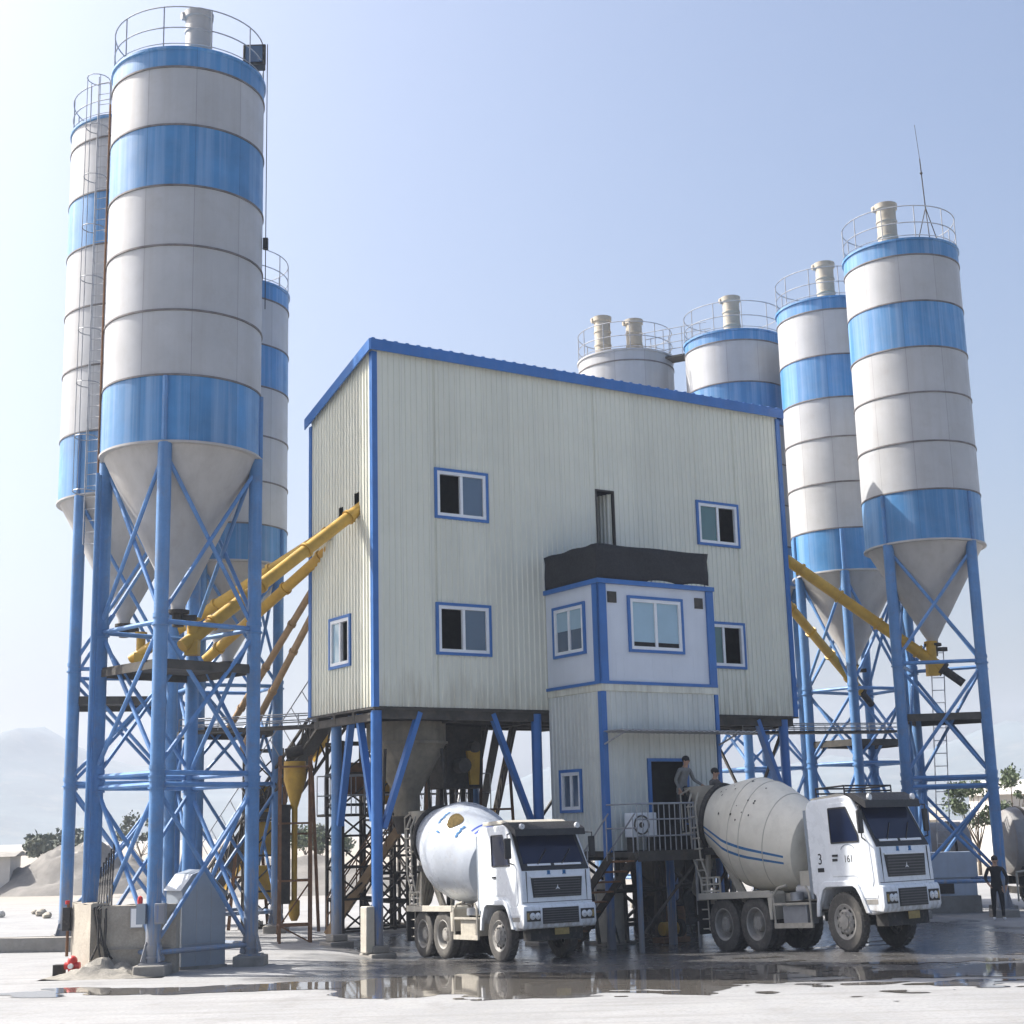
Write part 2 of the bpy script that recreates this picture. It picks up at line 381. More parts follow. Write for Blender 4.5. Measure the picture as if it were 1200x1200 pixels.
# ------------------------------------------------------------------ silos
def cyl_ref(c):
    c = Vector((c[0],c[1],0)); t = -c.normalized(); n = Vector((c.y,-c.x,0)).normalized()
    return t, n
def silo(c, r, rim, seams, blues, ztip, legs, levels, label, base=.25, plat=None, ladder=None, vents=((0,0),), vent_h=1.25, legr=.16, cage_from=None, posts=11, two_rail=True, tanf=False, rtip=.17):
    """c centre; seams = heights of the ring seams, top down, last = bottom of the skirt; legs in degrees from the direction of the yard front"""
    T = thing('cement_silo', label, 'silo', (c[0],c[1],0), 0, 'cement silos of the batching plant')
    t, n = cyl_ref(c)
    def pt(deg, rr, z): a = R(deg); return tuple((t*math.cos(a)+n*math.sin(a))*rr + Vector((0,0,z)))
    zs = [rim]+seams
    w = MB(); k = 0
    for i in range(len(zs)-1):
        top, bot = zs[i], zs[i+1]
        if i in blues:
            MB().lathe([(r+.004,bot),(r+.004,top)], 72).build('painted_band', M['silo_blue'], T)
        else:
            w.lathe([(r,bot),(r,top)], 72)
    w.build('shell', M['silo_white'], T)
    for z in seams[:-1]:
        MB().lathe([(r,z-.024),(r+.028,z-.02),(r+.028,z+.02),(r,z+.024)], 72).build('seam_ring', M['seam'], T)
    MB().lathe([(r,rim-.05),(r+.05,rim-.03),(r+.05,rim+.03),(r*.5,rim+.22),(.01,rim+.32)], 72).build('roof', M['silo_blue'] if blues else M['silo_white'], T)
    zb = zs[-1]
    MB().lathe([(r-.02,zb+.02),(r+.05,zb),(r+.05,zb-.05),(r-.07,zb-.06),(rtip,ztip),(rtip,ztip-.12)], 72).build('cone', M['silo_grey'], T)
    v = MB(); v.lathe([(rtip+.09,ztip-.12),(rtip+.09,ztip-.2),(rtip*.8,ztip-.2),(rtip*.8,ztip-.5),(.01,ztip-.5)], 20); v.box(-.06,.42,-.07,.07,ztip-.36,ztip-.24)
    v.build('outlet_valve', M['dkrust'], T)
    # guard rail round the roof
    g = MB(); rr = r-.02
    for z in ((rim+.55, rim+1.1) if two_rail else (rim+1.0,)): g.ring((0,0,z), rr, .017, 56, 5)
    g.ring((0,0,rim+.12), rr+.02, .014, 56, 4)
    for i in range(posts):
        a = 2*math.pi*(i+.3)/posts; g.tube((rr*math.cos(a),rr*math.sin(a),rim),(rr*math.cos(a),rr*math.sin(a),rim+1.1),.017,n=5)
    g.build('guard_rail', M['rail'], T)
    for vi, (dg, rad) in enumerate(vents):
        p = pt(dg, rad, rim+.1); h = vent_h*(1-.1*vi)
        f = MB(); f.lathe([(.31,0),(.31,h*.3),(.335,h*.31),(.335,h*.34),(.31,h*.35),(.31,h*.62),(.335,h*.63),(.335,h*.66),(.31,h*.67),(.31,h*.88),(.36,h*.9),(.37,h),(.2,h+.06),(.01,h+.07)], 28, p)
        fm = M['tan_filter'] if tanf else M['silo_grey']; fo = f.build('dust_filter', fm, T)
        q = -n*.5 + Vector(p) + Vector((0,0,h*.93))
        MB().lathe([(.10,0),(.11,.06),(.11,.13),(.09,.17),(.01,.17)], 18, Vector(p)+Vector((0,0,h*.95))-n*.26, axis=(-n+t*.3+Vector((0,0,-.15)))).build('outlet_hood', fm, fo)
    # legs run up the skirt as ribs
    for dg in legs:
        lg = MB(); lg.tube(pt(dg,r-.08,base),pt(dg,r-.08,zb-.04),legr,n=16); bx_, by_, _ = pt(dg,r-.08,0)
        for z in levels: lg.lathe([(legr,z-.10),(legr+.035,z-.10),(legr+.035,z-.06),(legr,z-.06)], 16, (bx_,by_,0)); lg.lathe([(legr,z+.06),(legr+.02,z+.06),(legr+.02,z+.16),(legr,z+.16)], 16, (bx_,by_,0))
        lg.build('leg', M['leg_blue'], T)
        MB().tube(pt(dg,r+.02,zb),pt(dg,r+.02,zs[-2]-.04),.065,n=8).build('skirt_rib', M['leg_blue'], T)
        bp = pt(dg,r-.08,0)
        f = MB(); f.box(bp[0]-.34,bp[0]+.34,bp[1]-.34,bp[1]+.34,-.2,base-.03); f.build('footing', M['footing'], T, bevel=.03)
        q = MB(); q.box(bp[0]-.25,bp[0]+.25,bp[1]-.25,bp[1]+.25,base-.03,base)
        for k in range(4):
            a = R(45+90*k); q.beam((bp[0]+.24*math.cos(a),bp[1]+.24*math.sin(a),base+.02),(bp[0]+.12*math.cos(a),bp[1]+.12*math.sin(a),base+.42),.02,.12)
        q.build('base_plate', M['leg_blue'], T)
    lv = sorted(levels)
    L = len(legs)
    for i in range(L):
        a0, a1 = legs[i], legs[(i+1)%L]
        for z in lv:
            MB().tube(pt(a0,r-.08,z),pt(a1,r-.08,z),.055,n=8).build('strut', M['brace_blue'], T)
        zz = lv+[zb-.15]
        for z0, z1 in zip(zz, zz[1:]):
            if z1-z0 < 1.: continue
            MB().tube(pt(a0,r-.04,z0+.1),pt(a1,r-.04,z1-.1),.05,n=8).build('cross_brace', M['brace_blue'], T)
            MB().tube(pt(a0,r-.14,z1-.1),pt(a1,r-.14,z0+.1),.05,n=8).build('cross_brace', M['brace_blue'], T)
    if plat:
        p = MB(); ring = [pt(d,r*.98,0)[:2] for d in legs]
        p.prism([(x,y) for x,y in ring], plat, plat+.05, plane='xy')
        for d0, d1 in zip(legs, legs[1:]+legs[:1]): p.beam(pt(d0,r-.05,plat-.08),pt(d1,r-.05,plat-.08),.06,.16)
        p.build('platform', M['under'], T)
    if ladder is not None:
        z0, z1, dg = ladder
        l = MB(); ca = pt(dg,r+.16,0); tn = Vector((-ca[1],ca[0],0)).normalized()
        def lp(s, rad, z): q = pt(dg, rad, z); return (q[0]+tn.x*s, q[1]+tn.y*s, z)
        for s in (-.2,.2): l.tube(lp(s,r+.16,z0),lp(s,r+.16,z1),.018,n=6)
        z = z0
        while z < z1: l.tube(lp(-.2,r+.16,z),lp(.2,r+.16,z),.011,n=5); z += .33
        lo = l.build('ladder', M['rail'], T)
        cg = MB(); z = cage_from or z0+2.5; hoops = []
        while z < z1: hoops.append(z); z += 1.55
        for z in hoops:
            pts = [lp(.33*math.cos(R(-90+a))*0+.32*math.sin(R(a)), r+.16+.36*(1+math.cos(R(a)))-.0, z) for a in range(-150,151,30)]
            cg.pipe(pts, .014, 5)
        for a in (-110,-40,40,110):
            cg.tube(lp(.32*math.sin(R(a)),r+.16+.36*(1+math.cos(R(a))),hoops[0]),lp(.32*math.sin(R(a)),r+.16+.36*(1+math.cos(R(a))),hoops[-1]),.011,n=5)
        cg.build('safety_cage', M['rail'], lo)
    return T

S1 = silo((-7.83,34.23), 1.85, 21.29, [20.8,19.31,17.77,16.28,14.70,13.14,11.59], {0,2,6}, 8.1, [-12,78,168,258], [.45,3.95,4.2,7.5],
     'tallest silo, nearest on the left, beside the concrete block and sheet shed', plat=6.62, vents=((15,.75),), vent_h=1.45, posts=10)
S2 = silo((12.68,45.04), 1.78, 20.36, [19.85,18.34,16.87,15.43,13.90,12.42,10.91], {0,2,6}, 8.1, [-38,52,125,204], [1.0,3.7,3.95,7.3],
     'blue and white silo with the tall antenna on its roof, at the right', plat=5.75, vents=((-40,.5),), vent_h=1.65, tanf=True)
S3 = silo((11.35,50.0), 1.78, 20.34, [19.9,18.29,16.78,15.41,13.85,12.28,10.88], {0,2,6}, 8.0, [-2,80,165,294], [1.0,4.6,7.0],
     'blue and white silo half hidden behind the antenna silo', plat=5.3, vents=((0,.3),), vent_h=1.65, tanf=True)
S4 = silo((8.45,53.0), 1.83, 20.25, [19.86,18.29,16.75,15.3,13.8,12.3,10.9], {0,2,6}, 8.0, [-10,70,170,260], [1.0,4.6,7.0],
     'grey and blue silo rising behind the right end of the cream building', vents=((-5,.3),), vent_h=1.65, tanf=True)
S5 = silo((4.55,55.0), 1.83, 20.27, [19.85,18.29,16.75,15.3,13.8,12.3,10.9], set(), 8.0, [-10,80,170,260], [1.0,4.6],
     'plain pale silo with two roof filters behind the cream building', vents=((-70,.9),(55,.45)), vent_h=1.7, tanf=True)
S6 = silo((-11.22,42.3), 1.95, 23.7, [23.05,21.35,19.7,17.85,16.05,14.1,12.3], {2,6}, 8.95, [-44,46,136,226], [.6,4.3,7.4],
     'silo with a caged ladder behind the tallest silo, at the far left', plat=6.6, ladder=(10.8,24.9,-28), cage_from=12.2, vents=((30,.4),), vent_h=1.0)
S7 = silo((-8.85,45.5), 1.78, 19.85, [19.3,17.79,16.42,14.84,13.40,12.05,10.92], {0,2,6}, 8.15, [-28,62,152,242], [.6,4.3,7.2],
     'silo behind the tallest silo, closest to the left end of the cream building', plat=5.9, vents=((-30,.4),), vent_h=1.0)
for s_, k in ((S1,1),(S2,1)): pass

# rusty fill pipe up the left edge of the front silo, and a cable pole at its right
def pt_s(c, dg, rr, z):
    t, n = cyl_ref(c); a = R(dg); return tuple((t*math.cos(a)+n*math.sin(a))*rr + Vector((0,0,z)))
p = MB(); c1 = (-7.83,34.23)
p.tube(pt_s(c1,-90,1.90,7.0),pt_s(c1,-90,1.90,20.6),.028,n=8); p.build('fill_pipe', M['rust'], S1)
p = MB()
for d, r_ in ((-98,1.9),(-94,1.86),(-88,1.9)): p.tube(pt_s(c1,d,r_,1.3),pt_s(c1,d,r_,11.2),.045,n=8)
p.build('conduit', M['leg_blue'], S1)
p = MB(); p.tube(pt_s(c1,84,1.93,15.4),pt_s(c1,84,1.93,22.5),.012,n=5); p.box(*[v for q in zip(Vector(pt_s(c1,84,1.93,17.1))-Vector((.06,.06,.14)),Vector(pt_s(c1,84,1.93,17.1))+Vector((.06,.06,.14))) for v in q])
p.build('signal_cable', M['black'], S1)

fl = thing('floodlight', 'dark floodlight box on the roof rail of the tallest silo', 'floodlight', (-6.17,34.35,21.3))
f = MB(); f.box(-.24,.2,-.22,.2,.5,.95); f.box(-.3,.28,-.28,-.22,.42,1.0); f.build('housing', M['frame_dark'], fl, bevel=.03)
MB().box(-.22,.2,-.31,-.285,.5,.93).build('lens', M['glass'], fl)
MB().beam((-.1,0,0),(-.03,0,.55),.07).build('bracket', M['dkrust'], fl)

an = thing('antenna', 'thin whip antenna on a wire tripod on the right silo roof', 'antenna', (13.6,44.9,20.36))
a = MB(); a.tube((0,0,1.6),(-.05,0,3.4),.018,n=6); a.tube((-.05,0,3.4),(-.12,0,4.6),.009,n=5); a.ball((-.04,0,2.9),.05,8); a.build('mast', M['dkrust'], an)
for k in range(3):
    q = R(20+120*k); MB().tube((.55*math.cos(q),.55*math.sin(q),0),(0,0,1.7),.016,n=5).build('stay', M['dkrust'], an)
wr = thing('roof_walkway', 'small railed bridge between the two rear silo roofs', 'walkway', (6.4,54.0,20.1))
w = MB(); w.beam((-1.0,.5,0),(1.0,-.5,0),.7,.08); w.build('deck', M['under'], wr)
w = MB()
for o_ in (-.35,.35):
    for z in (.55,1.1): w.tube((-1.2+o_*.4,.6+o_,z),(1.2+o_*.4,-.6+o_,z),.016,n=5)
    for k in range(4): w.tube((-1.0+.66*k+o_*.4,.5-.33*k+o_,0),(-1.0+.66*k+o_*.4,.5-.33*k+o_,1.1),.016,n=5)
w.build('railing', M['rail'], wr)

# ------------------------------------------------------------------ screw conveyors
def conveyor(p, q, r, mat, label, motor=True, inlet=.55, drop=True, flanges=4):
    p, q = Vector(p), Vector(q)
    T = thing('screw_conveyor', label, 'screw conveyor', p, 0, 'screw conveyors from silos to building')
    d = (q-p); u = d.normalized(); L = d.length
    MB().tube((0,0,0), d, r, n=18).build('tube', M[mat], T)
    for k in range(flanges):
        c = d*((k+.6)/flanges); MB().tube(c-u*.04, c+u*.04, r*1.28, n=18).build('flange', M[mat], T)
    if motor:
        m = MB(); m.tube(-u*.75, -u*.1, r*.75, n=14); m.tube(-u*.1, u*.02, r*1.3, n=14); m.build('motor', M['frame_dark'], T)
    if inlet:
        c = u*.35; m = MB(); m.tube(c, c+Vector((0,0,inlet)), r*.85, n=14); m.tube(c+Vector((0,0,inlet)), c+Vector((0,0,inlet+.06)), r*1.15, n=14); m.box(c.x-r,c.x+r,c.y-r,c.y+r,-r*1.2,r*1.1)
        m.build('inlet_box', M[mat], T)
    return T
conveyor((-7.75,34.35,7.15), bw(.25,.94,11.27), .155, 'yellow', 'yellow screw conveyor from the tallest silo, uppermost into the building side wall', motor=False, inlet=.42)
conveyor((-10.95,42.2,7.8), bw(.25,1.84,11.05), .15, 'yellow', 'yellow screw conveyor starting under the caged ladder silo at the far left', motor=False)
conveyor((-9.3,43.6,7.75), bw(.2,2.6,10.5), .15, 'yellow', 'yellow screw conveyor passing below the uppermost one into the building side wall', motor=False, inlet=0)
conveyor((-8.8,45.3,5.9), bw(.2,2.9,10.1), .10, 'tan', 'thin tan pipe, upper of two behind the yellow conveyors', motor=False, inlet=0)
conveyor((-8.2,44.3,5.2), bw(.2,3.3,9.25), .10, 'tan', 'thin tan pipe, lower of two behind the yellow conveyors', motor=False, inlet=0)
conveyor((12.85,44.85,7.2), (8.55,45.9,10.85), .17, 'yellow', 'long yellow screw conveyor from the antenna silo to the building')
conveyor((11.45,49.7,7.0), (8.6,47.0,9.75), .15, 'yellow', 'short yellow screw conveyor from the half hidden right silo')

# ------------------------------------------------------------------ batching building
W, D, ZB, ZT, ZT2 = 14.3, 3.7, 5.9, 15.32, 14.15
BL = thing('batching_building', 'tall cream corrugated building with blue edges raised on blue columns', 'building', tuple(B), AL)

def corr_wall(mb, x0, x1, ztop, zbot, holes, f, pitch=.17, depth=.028):
    """ribbed sheet; f(x, out, z) places a point; holes are (x0,x1,z0,z1)"""
    xs = set(); x = x0
    while x < x1-1e-6:
        for k, o in ((0,0),(.55,0),(.66,1),(.90,1)): 
            if x+pitch*k < x1: xs.add((round(x+pitch*k,4), o))
        x += pitch
    pts = dict(xs); pts[round(x1,4)] = 0
    for h in holes:
        for e in h[:2]:
            if round(e,4) not in pts: pts[round(e,4)] = 0
    X = sorted(pts)
    for xa, xb in zip(X, X[1:]):
        cuts = [(h[2],h[3]) for h in holes if h[0]-1e-4 <= xa and xb <= h[1]+1e-4]
        cuts.sort(); z = zbot
        ivs = []
        for c0, c1 in cuts: ivs.append((z,c0)); z = c1
        ivs.append((z,None))
        for za, zb in ivs:
            oa, ob = pts[xa]*depth, pts[xb]*depth
            ta = ztop(xa) if zb is None else zb; tb = ztop(xb) if zb is None else zb
            mb.add([f(xa,oa,za),f(xb,ob,za),f(xb,ob,tb),f(xa,oa,ta)], [(0,1,2,3)])
def window(parent, x0, x1, z0, z1, f, style, glassmat='glass', blue=True):
    """sliding window in a wall; f maps local box corners (x, out, z) to the parent's space"""
    def fb(mb, xa, xb, oa, ob, za, zb, mi=0):
        vs = [f(xa,oa,za),f(xb,oa,za),f(xb,ob,za),f(xa,ob,za),f(xa,oa,zb),f(xb,oa,zb),f(xb,ob,zb),f(xa,ob,zb)]
        mb.add(vs, [(0,3,2,1),(4,5,6,7),(0,1,5,4),(1,2,6,5),(2,3,7,6),(3,0,4,7)], mi)
    def fr(mb, xa, xb, za, zb, w, oa, ob):
        fb(mb,xa,xb,oa,ob,zb-w,zb); fb(mb,xa,xb,oa,ob,za,za+w); fb(mb,xa,xa+w,oa,ob,za+w,zb-w); fb(mb,xb-w,xb,oa,ob,za+w,zb-w)
    s = MB(); fr(s, x0-.05, x1+.05, z0-.05, z1+.05, .075, -.02, .06)
    so = s.build('window', M['trim'] if blue else M['winframe'], parent)
    m = MB(); fr(m, x0+.025, x1-.025, z0+.025, z1-.025, .085, -.05, .045); xm = (x0+x1)/2
    fb(m, xm-.04, xm+.04, -.05, .035, z0+.11, z1-.11)
    m.build('frame', M['winframe'], so)
    half = {'both': (0,1), 'right': (1,), 'left': (0,)}[style]
    for h in half:
        xa, xb = ((x0+.11,xm-.04),(xm+.04,x1-.11))[h]
        g = MB(); fb(g, xa, xb, -.02, -.008, z0+.11, z1-.11); g.build('pane', M[glassmat], so)
    return so

front_holes = [(1.85,3.42,10.92,12.19),(1.84,3.43,7.31,8.58),(10.83,12.38,10.94,12.19),(10.80,12.37,7.29,8.57),(7.12,7.70,9.4,12.15)]
ff = lambda x, o, z: (x, -o, z)
w = MB(); corr_wall(w, 0, W, lambda x: ZT, ZB, front_holes, ff); w.build('front_wall', M['siding'], BL, smooth=0)
sh = [(D-2.46,D-1.31,7.09,8.35),(D-1.08,D-.80,11.02,11.55),(D-1.98,D-1.68,10.8,11.34)]
sf = lambda x, o, z: (-o, D-x, z)
w = MB(); corr_wall(w, 0, D, lambda x: ZT2+(ZT-ZT2)*x/D, ZB, sh, sf); w.build('side_wall', M['siding'], BL, smooth=0)
w = MB(); corr_wall(w, 0, W, lambda x: ZT2, ZB, [], lambda x,o,z: (W-x, D+o, z)); w.build('back_wall', M['siding'], BL, smooth=0)
w = MB(); corr_wall(w, 0, D, lambda x: ZT+(ZT2-ZT)*x/D, ZB, [], lambda x,o,z: (W+o, x, z)); w.build('side_wall', M['siding'], BL, smooth=0)
# added black sheet: the shade of the inside is put into its colour
w = MB()
for (x0,x1,y0,y1) in ((.1,W-.1,D-.14,D-.1),(.1,.13,.1,D-.14),(W-.13,W-.1,.1,D-.14)): pass
w.box(.35,W-.35,1.6,1.64,ZB+.1,ZT2-.1); w.build('inner_shade_sheet', M['dark'], BL)
MB().box(.06,W-.06,.06,D-.06,ZB-.02,ZB+.06).build('floor', M['under'], BL)
MB().box(.06,W-.06,.06,D-.06,9.35,9.42).build('upper_floor', M['under'], BL)
r = MB(); ov = .12
r.add([(-ov,-ov,ZT+.06),(W+ov,-ov,ZT+.06),(W+ov,D+ov,ZT2),(-ov,D+ov,ZT2),(-ov,-ov,ZT+.14),(W+ov,-ov,ZT+.14),(W+ov,D+ov,ZT2+.08),(-ov,D+ov,ZT2+.08)],
      [(0,3,2,1),(4,5,6,7),(0,1,5,4),(1,2,6,5),(2,3,7,6),(3,0,4,7)])
ro = r.build('roof', M['trim'], BL)
t = MB(); t.box(-.15,W+.15,-.16,-.125,ZT-.13,ZT+.17)
x = -.1
while x < W: t.box(x,x+.1,-.15,-.02,ZT+.172,ZT+.20); x += .34
t.build('roof_edge', M['trim'], ro)
for xx in (-.165, W+.13): t = MB(); t.add([(xx,-.12,ZT-.13),(xx+.035,-.12,ZT-.13),(xx+.035,D+.13,ZT2-.2),(xx,D+.13,ZT2-.2),(xx,-.12,ZT+.17),(xx+.035,-.12,ZT+.17),(xx+.035,D+.13,ZT2+.1),(xx,D+.13,ZT2+.1)],[(0,3,2,1),(4,5,6,7),(0,1,5,4),(1,2,6,5),(2,3,7,6),(3,0,4,7)]); t.build('gable_edge', M['trim'], ro)
for (x, y) in ((0,0),(W,0),(0,D),(W,D)):
    MB().box(x-.055 if x==0 else x-.10,x+.10 if x==0 else x+.055,y-.055 if y==0 else y-.10,y+.10 if y==0 else y+.055,ZB-.02,(ZT if y==0 else ZT2)-.14).build('corner_trim', M['trim'], BL)
t = MB(); t.box(-.05,W+.05,-.065,-.045,ZB-.07,ZB-.022); t.box(-.065,-.045,-.04,D+.04,ZB-.07,ZB-.022); t.build('drip_edge', M['under'], BL)
window(BL, 1.85,3.42,10.92,12.19, ff, 'right'); window(BL, 1.84,3.43,7.31,8.58, ff, 'right')
window(BL, 10.83,12.38,10.94,12.19, ff, 'left', 'glass_green'); window(BL, 10.80,12.37,7.29,8.57, ff, 'left', 'glass_green')
window(BL, D-2.46,D-1.31,7.09,8.35, sf, 'left', 'glass_pale')
d = MB(); d.box(7.075,7.12,-.045,.02,9.0,12.18); d.box(7.70,7.735,-.045,.02,9.0,12.18); d.box(7.075,7.735,-.045,.02,12.15,12.19); do = d.build('roof_door', M['under'], BL)
d = MB(); corr_wall(d, 0, .62, lambda x: 12.12, 9.4, [], lambda x,o,z: (7.69-x*.30-o*.9, .06+x*.95, z), .13, .05); d.build('leaf', M['siding'], do, smooth=0)
# frame below
cols = [(.12,.15,'c'),(4.95,.15,'c'),(9.4,.15,'c'),(13.9,.15,'c'),(.3,2.75,'s'),(4.95,3.4,'s'),(9.4,3.4,'s'),(13.9,3.4,'s')]
for (x, y, k) in cols:
    wp = bw(x,y,0); g0 = gz(wp[0],wp[1]); rr = .14
    MB().tube((x,y,g0+.25),(x,y,ZB-.1),rr,n=18).build('column', M['trim'] if k=='c' else M['leg_blue'], BL)
    q = MB(); q.box(x-.34,x+.34,y-.34,y+.34,g0-.3,g0+.10); q.box(x-.22,x+.22,y-.22,y+.22,g0+.10,g0+.28); q.build('column_base', M['footing'], BL, bevel=.03)
MB().box(-.26,-.03,.0,.34,-.05,1.05).build('guard_slab', M['cream'], BL, bevel=.03)
def br(p, q, w=.17): MB().beam(p, q, w, w*.8).build('diagonal_brace', M['trim'], BL)
br((.30,.15,2.9),(1.35,.15,ZB-.12)); br((4.75,.15,2.9),(3.55,.15,ZB-.12)); br((13.75,.15,3.6),(12.85,.15,ZB-.12)); br((9.55,.15,3.6),(10.45,.15,ZB-.12))
br((.14,.35,3.1),(.2,1.25,ZB-.12)); br((.3,2.55,3.0),(.25,1.75,ZB-.12)); br((13.9,.4,3.6),(13.9,1.3,ZB-.12))
for p_, q_ in (((13.9,.15,.4),(13.9,3.4,5.6)),((13.9,3.4,.4),(13.9,.15,5.6)),((9.4,3.4,.5),(13.9,3.4,5.6)),((13.9,3.4,.5),(9.4,3.4,5.6)),((4.95,3.4,.5),(9.4,3.4,5.6))):
    MB().beam(p_, q_, .07).build('diagonal_brace', M['under'], BL)
g = MB()
for y in (.15,1.3,2.4,3.4): g.beam((.05,y,ZB-.17),(W-.05,y,ZB-.17),.14,.26)
for x in (.12,2.4,4.95,7.2,9.4,11.7,13.9): g.beam((x,.08,ZB-.24),(x,D-.08,ZB-.24),.12,.2)
g.build('floor_beam', M['under'], BL)

# weigh hopper over the left loading bay
H = thing('discharge_hopper', 'grimy concrete hopper under the building above the left truck', 'hopper', bw(1.75,1.55,0), AL)
h = MB(); h.lathe([(1.05,5.6),(1.05,5.05),(.34,3.75),(.34,3.2)], 28); h.lathe([(1.1,5.02),(1.1,5.1)],28); h.build('cone', M['hopper_tan'], H)
MB().lathe([(.34,3.2),(.40,3.18),(.26,2.75),(.24,2.75)],20).build('spout', M['dkrust'], H)
for k in range(4):
    q = R(30+90*k); MB().tube((1.06*math.cos(q),1.06*math.sin(q),4.9),(1.2*math.cos(q),1.2*math.sin(q),3.2),.04,n=6).build('bracket', M['dkrust'], H)
H2 = thing('mixer_housing', 'dark mixer drive housing beside the hopper under the building', 'mixer', bw(3.6,2.2,0), AL)
MB().box(-.55,.6,-.5,.5,3.9,5.6).build('casing', M['dkrust'], H2, bevel=.04)
m = MB(); m.tube((-.2,-.55,4.5),(-.2,-.9,4.5),.2,n=14); m.tube((.25,-.55,5.0),(.25,-.75,5.0),.15,n=12); m.build('motor', M['under'], H2)
for x in (-.45,-.1,.25,.5): MB().box(x-.05,x+.05,-.05,.05,2.7,3.9).build('drop_pipe', M['dkrust'], H2)
MB().prism([(.05,4.9),(.45,4.9),(.4,4.0),(.15,4.0)],-.62,-.52).build('chute', M['yellow'], H2)

# ------------------------------------------------------------------ tower and cabin on the front
TA, TB, OUT = 5.24, 9.04, 2.453
TW = thing('stair_tower', 'pale ribbed tower under the control cabin, with a blue door frame', 'tower', bw(0,0,0), AL)
dh = [(6.70,7.86,2.2,4.42)]
tf = lambda x,o,z: (x, -OUT-o, z)
w = MB(); corr_wall(w, TA, TB, lambda x: 6.2, 2.2, dh, tf); w.build('front_wall', M['tower_siding'], TW, smooth=0)
w = MB(); corr_wall(w, 0, OUT-.05, lambda x: 6.2, 2.2, [(OUT-.05-1.40,OUT-.05-.55,3.22,4.23)], lambda x,o,z: (TA-o, -.05-(OUT-.05-x)*1.0, z)) if False else corr_wall(w, 0, OUT-.05, lambda x: 6.2, 2.2, [(.50,1.40,3.22,4.23)], lambda x,o,z: (TA-o, -.05-x, z))
w.build('side_wall', M['tower_siding'], TW, smooth=0)
w = MB(); corr_wall(w, 0, OUT-.05, lambda x: 6.2, 2.2, [], lambda x,o,z: (TB+o, -OUT+x, z)); w.build('side_wall', M['tower_siding'], TW, smooth=0)
MB().box(TA+.02,TB-.02,-OUT+.02,-.03,2.06,2.2).build('floor', M['under'], TW)
MB().box(TA+.05,TB-.05,-1.2,-1.16,2.21,6.1).build('inner_shade_sheet', M['dark'], TW)  # black sheet painted as the shade inside the tower
w = MB(); w.box(TA-.03,TB+.03,-OUT-.05,-.05,6.20,6.44); w.build('top_beam', M['siding'], TW, bevel=.02)
for x in (TA,TB):
    MB().box(x-.05,x+.11 if x==TA else x+.06,-OUT-.055,-OUT+.10,2.0,6.195).build('corner_trim', M['trim'], TW)
window(TW, .50,1.40,3.22,4.23, lambda x,o,z: (TA-o,-.05-x,z), 'both', 'glass')
d = MB(); d.box(6.60,6.70,-OUT-.06,-OUT+.06,2.2,4.5); d.box(7.86,7.95,-OUT-.06,-OUT+.06,2.2,4.5); d.box(6.60,7.95,-OUT-.058,-OUT+.06,4.42,4.5); d.build('door_frame', M['trim'], TW)
MB().box(6.72,7.84,-OUT+.5,-OUT+.54,2.2,4.42).build('doorway_shade_sheet', M['dark'], TW)  # near-black sheet standing in for the shade inside the doorway
c = MB(); x = TA-.02; 
while x < 9.7:
    c.box(x,x+.09,-OUT-.85,-OUT-.04,5.16,5.185); c.box(x+.09,x+.18,-OUT-.85,-OUT-.04,5.135,5.16); x += .18
co = c.build('canopy', M['steel'], TW)
MB().beam((TA,-OUT-.05,4.85),(TA+.05,-OUT-.83,5.11),.035).build('bracket', M['rail'], co); MB().beam((TB,-OUT-.05,4.85),(TB,-OUT-.83,5.11),.035).build('bracket', M['rail'], co)
for x, y in ((TA+.08,-OUT+.08),(TB-.08,-OUT+.08),(7.25,-OUT+.05),(TB-.08,-.3)):
    wp = bw(x,y,0); MB().tube((x,y,gz(wp[0],wp[1])-.05),(x,y,2.06),.11,n=14).build('column', M['trim'], TW)

CB = thing('control_cabin', 'white control cabin with blue edges jutting from the cream building', 'cabin', bw(0,0,0), AL)
c0, c1 = 6.445, 9.0
def flat_wall(mb, x0, x1, z0, z1, holes, f, th=.05):
    xs = sorted({x0,x1,*[h[0] for h in holes],*[h[1] for h in holes]})
    for a, b in zip(xs, xs[1:]):
        z = z0
        for h in sorted([h for h in holes if h[0] <= a+1e-6 and b <= h[1]+1e-6], key=lambda h: h[2])+[None]:
            zt = z1 if h is None else h[2]
            vs = [f(a,0,z),f(b,0,z),f(b,-th,z),f(a,-th,z),f(a,0,zt),f(b,0,zt),f(b,-th,zt),f(a,-th,zt)]
            mb.add(vs, [(0,3,2,1),(4,5,6,7),(0,1,5,4),(1,2,6,5),(2,3,7,6),(3,0,4,7)])
            if h: z = h[3]
w = MB(); flat_wall(w, TA, TB, c0, c1, [(6.22,7.98,7.29,8.68)], tf)
for x in (5.75,6.0,6.95,7.6,8.35,8.7): w.box(x-.006,x+.006,-OUT-.004,-OUT+.01,c0+.15,7.2)
w.build('front_wall', M['cabin'], CB, smooth=0)
cs = lambda x,o,z: (TA-o,-.05-x,z)
w = MB(); flat_wall(w, 0, OUT-.1, c0, c1, [(.40,1.78,7.27,8.55)], cs); w.build('side_wall', M['cabin'], CB, smooth=0)
w = MB(); flat_wall(w, 0, OUT-.1, c0, c1, [], lambda x,o,z: (TB+o,-.05-x,z)); w.build('side_wall', M['cabin'], CB, smooth=0)
MB().box(TA-.08,TB+.08,-OUT-.1,-.05,c1,c1+.12).build('roof', M['trim'], CB)
MB().box(TA+.06,TB-.06,-OUT+.06,-.05,c0,c0+.05).build('floor', M['under'], CB)
MB().box(TA+.1,TB-.1,-.12,-.08,c0+.06,c1-.02).build('inner_shade_sheet', M['dark'], CB)  # black sheet painted as the shade at the back of the cabin
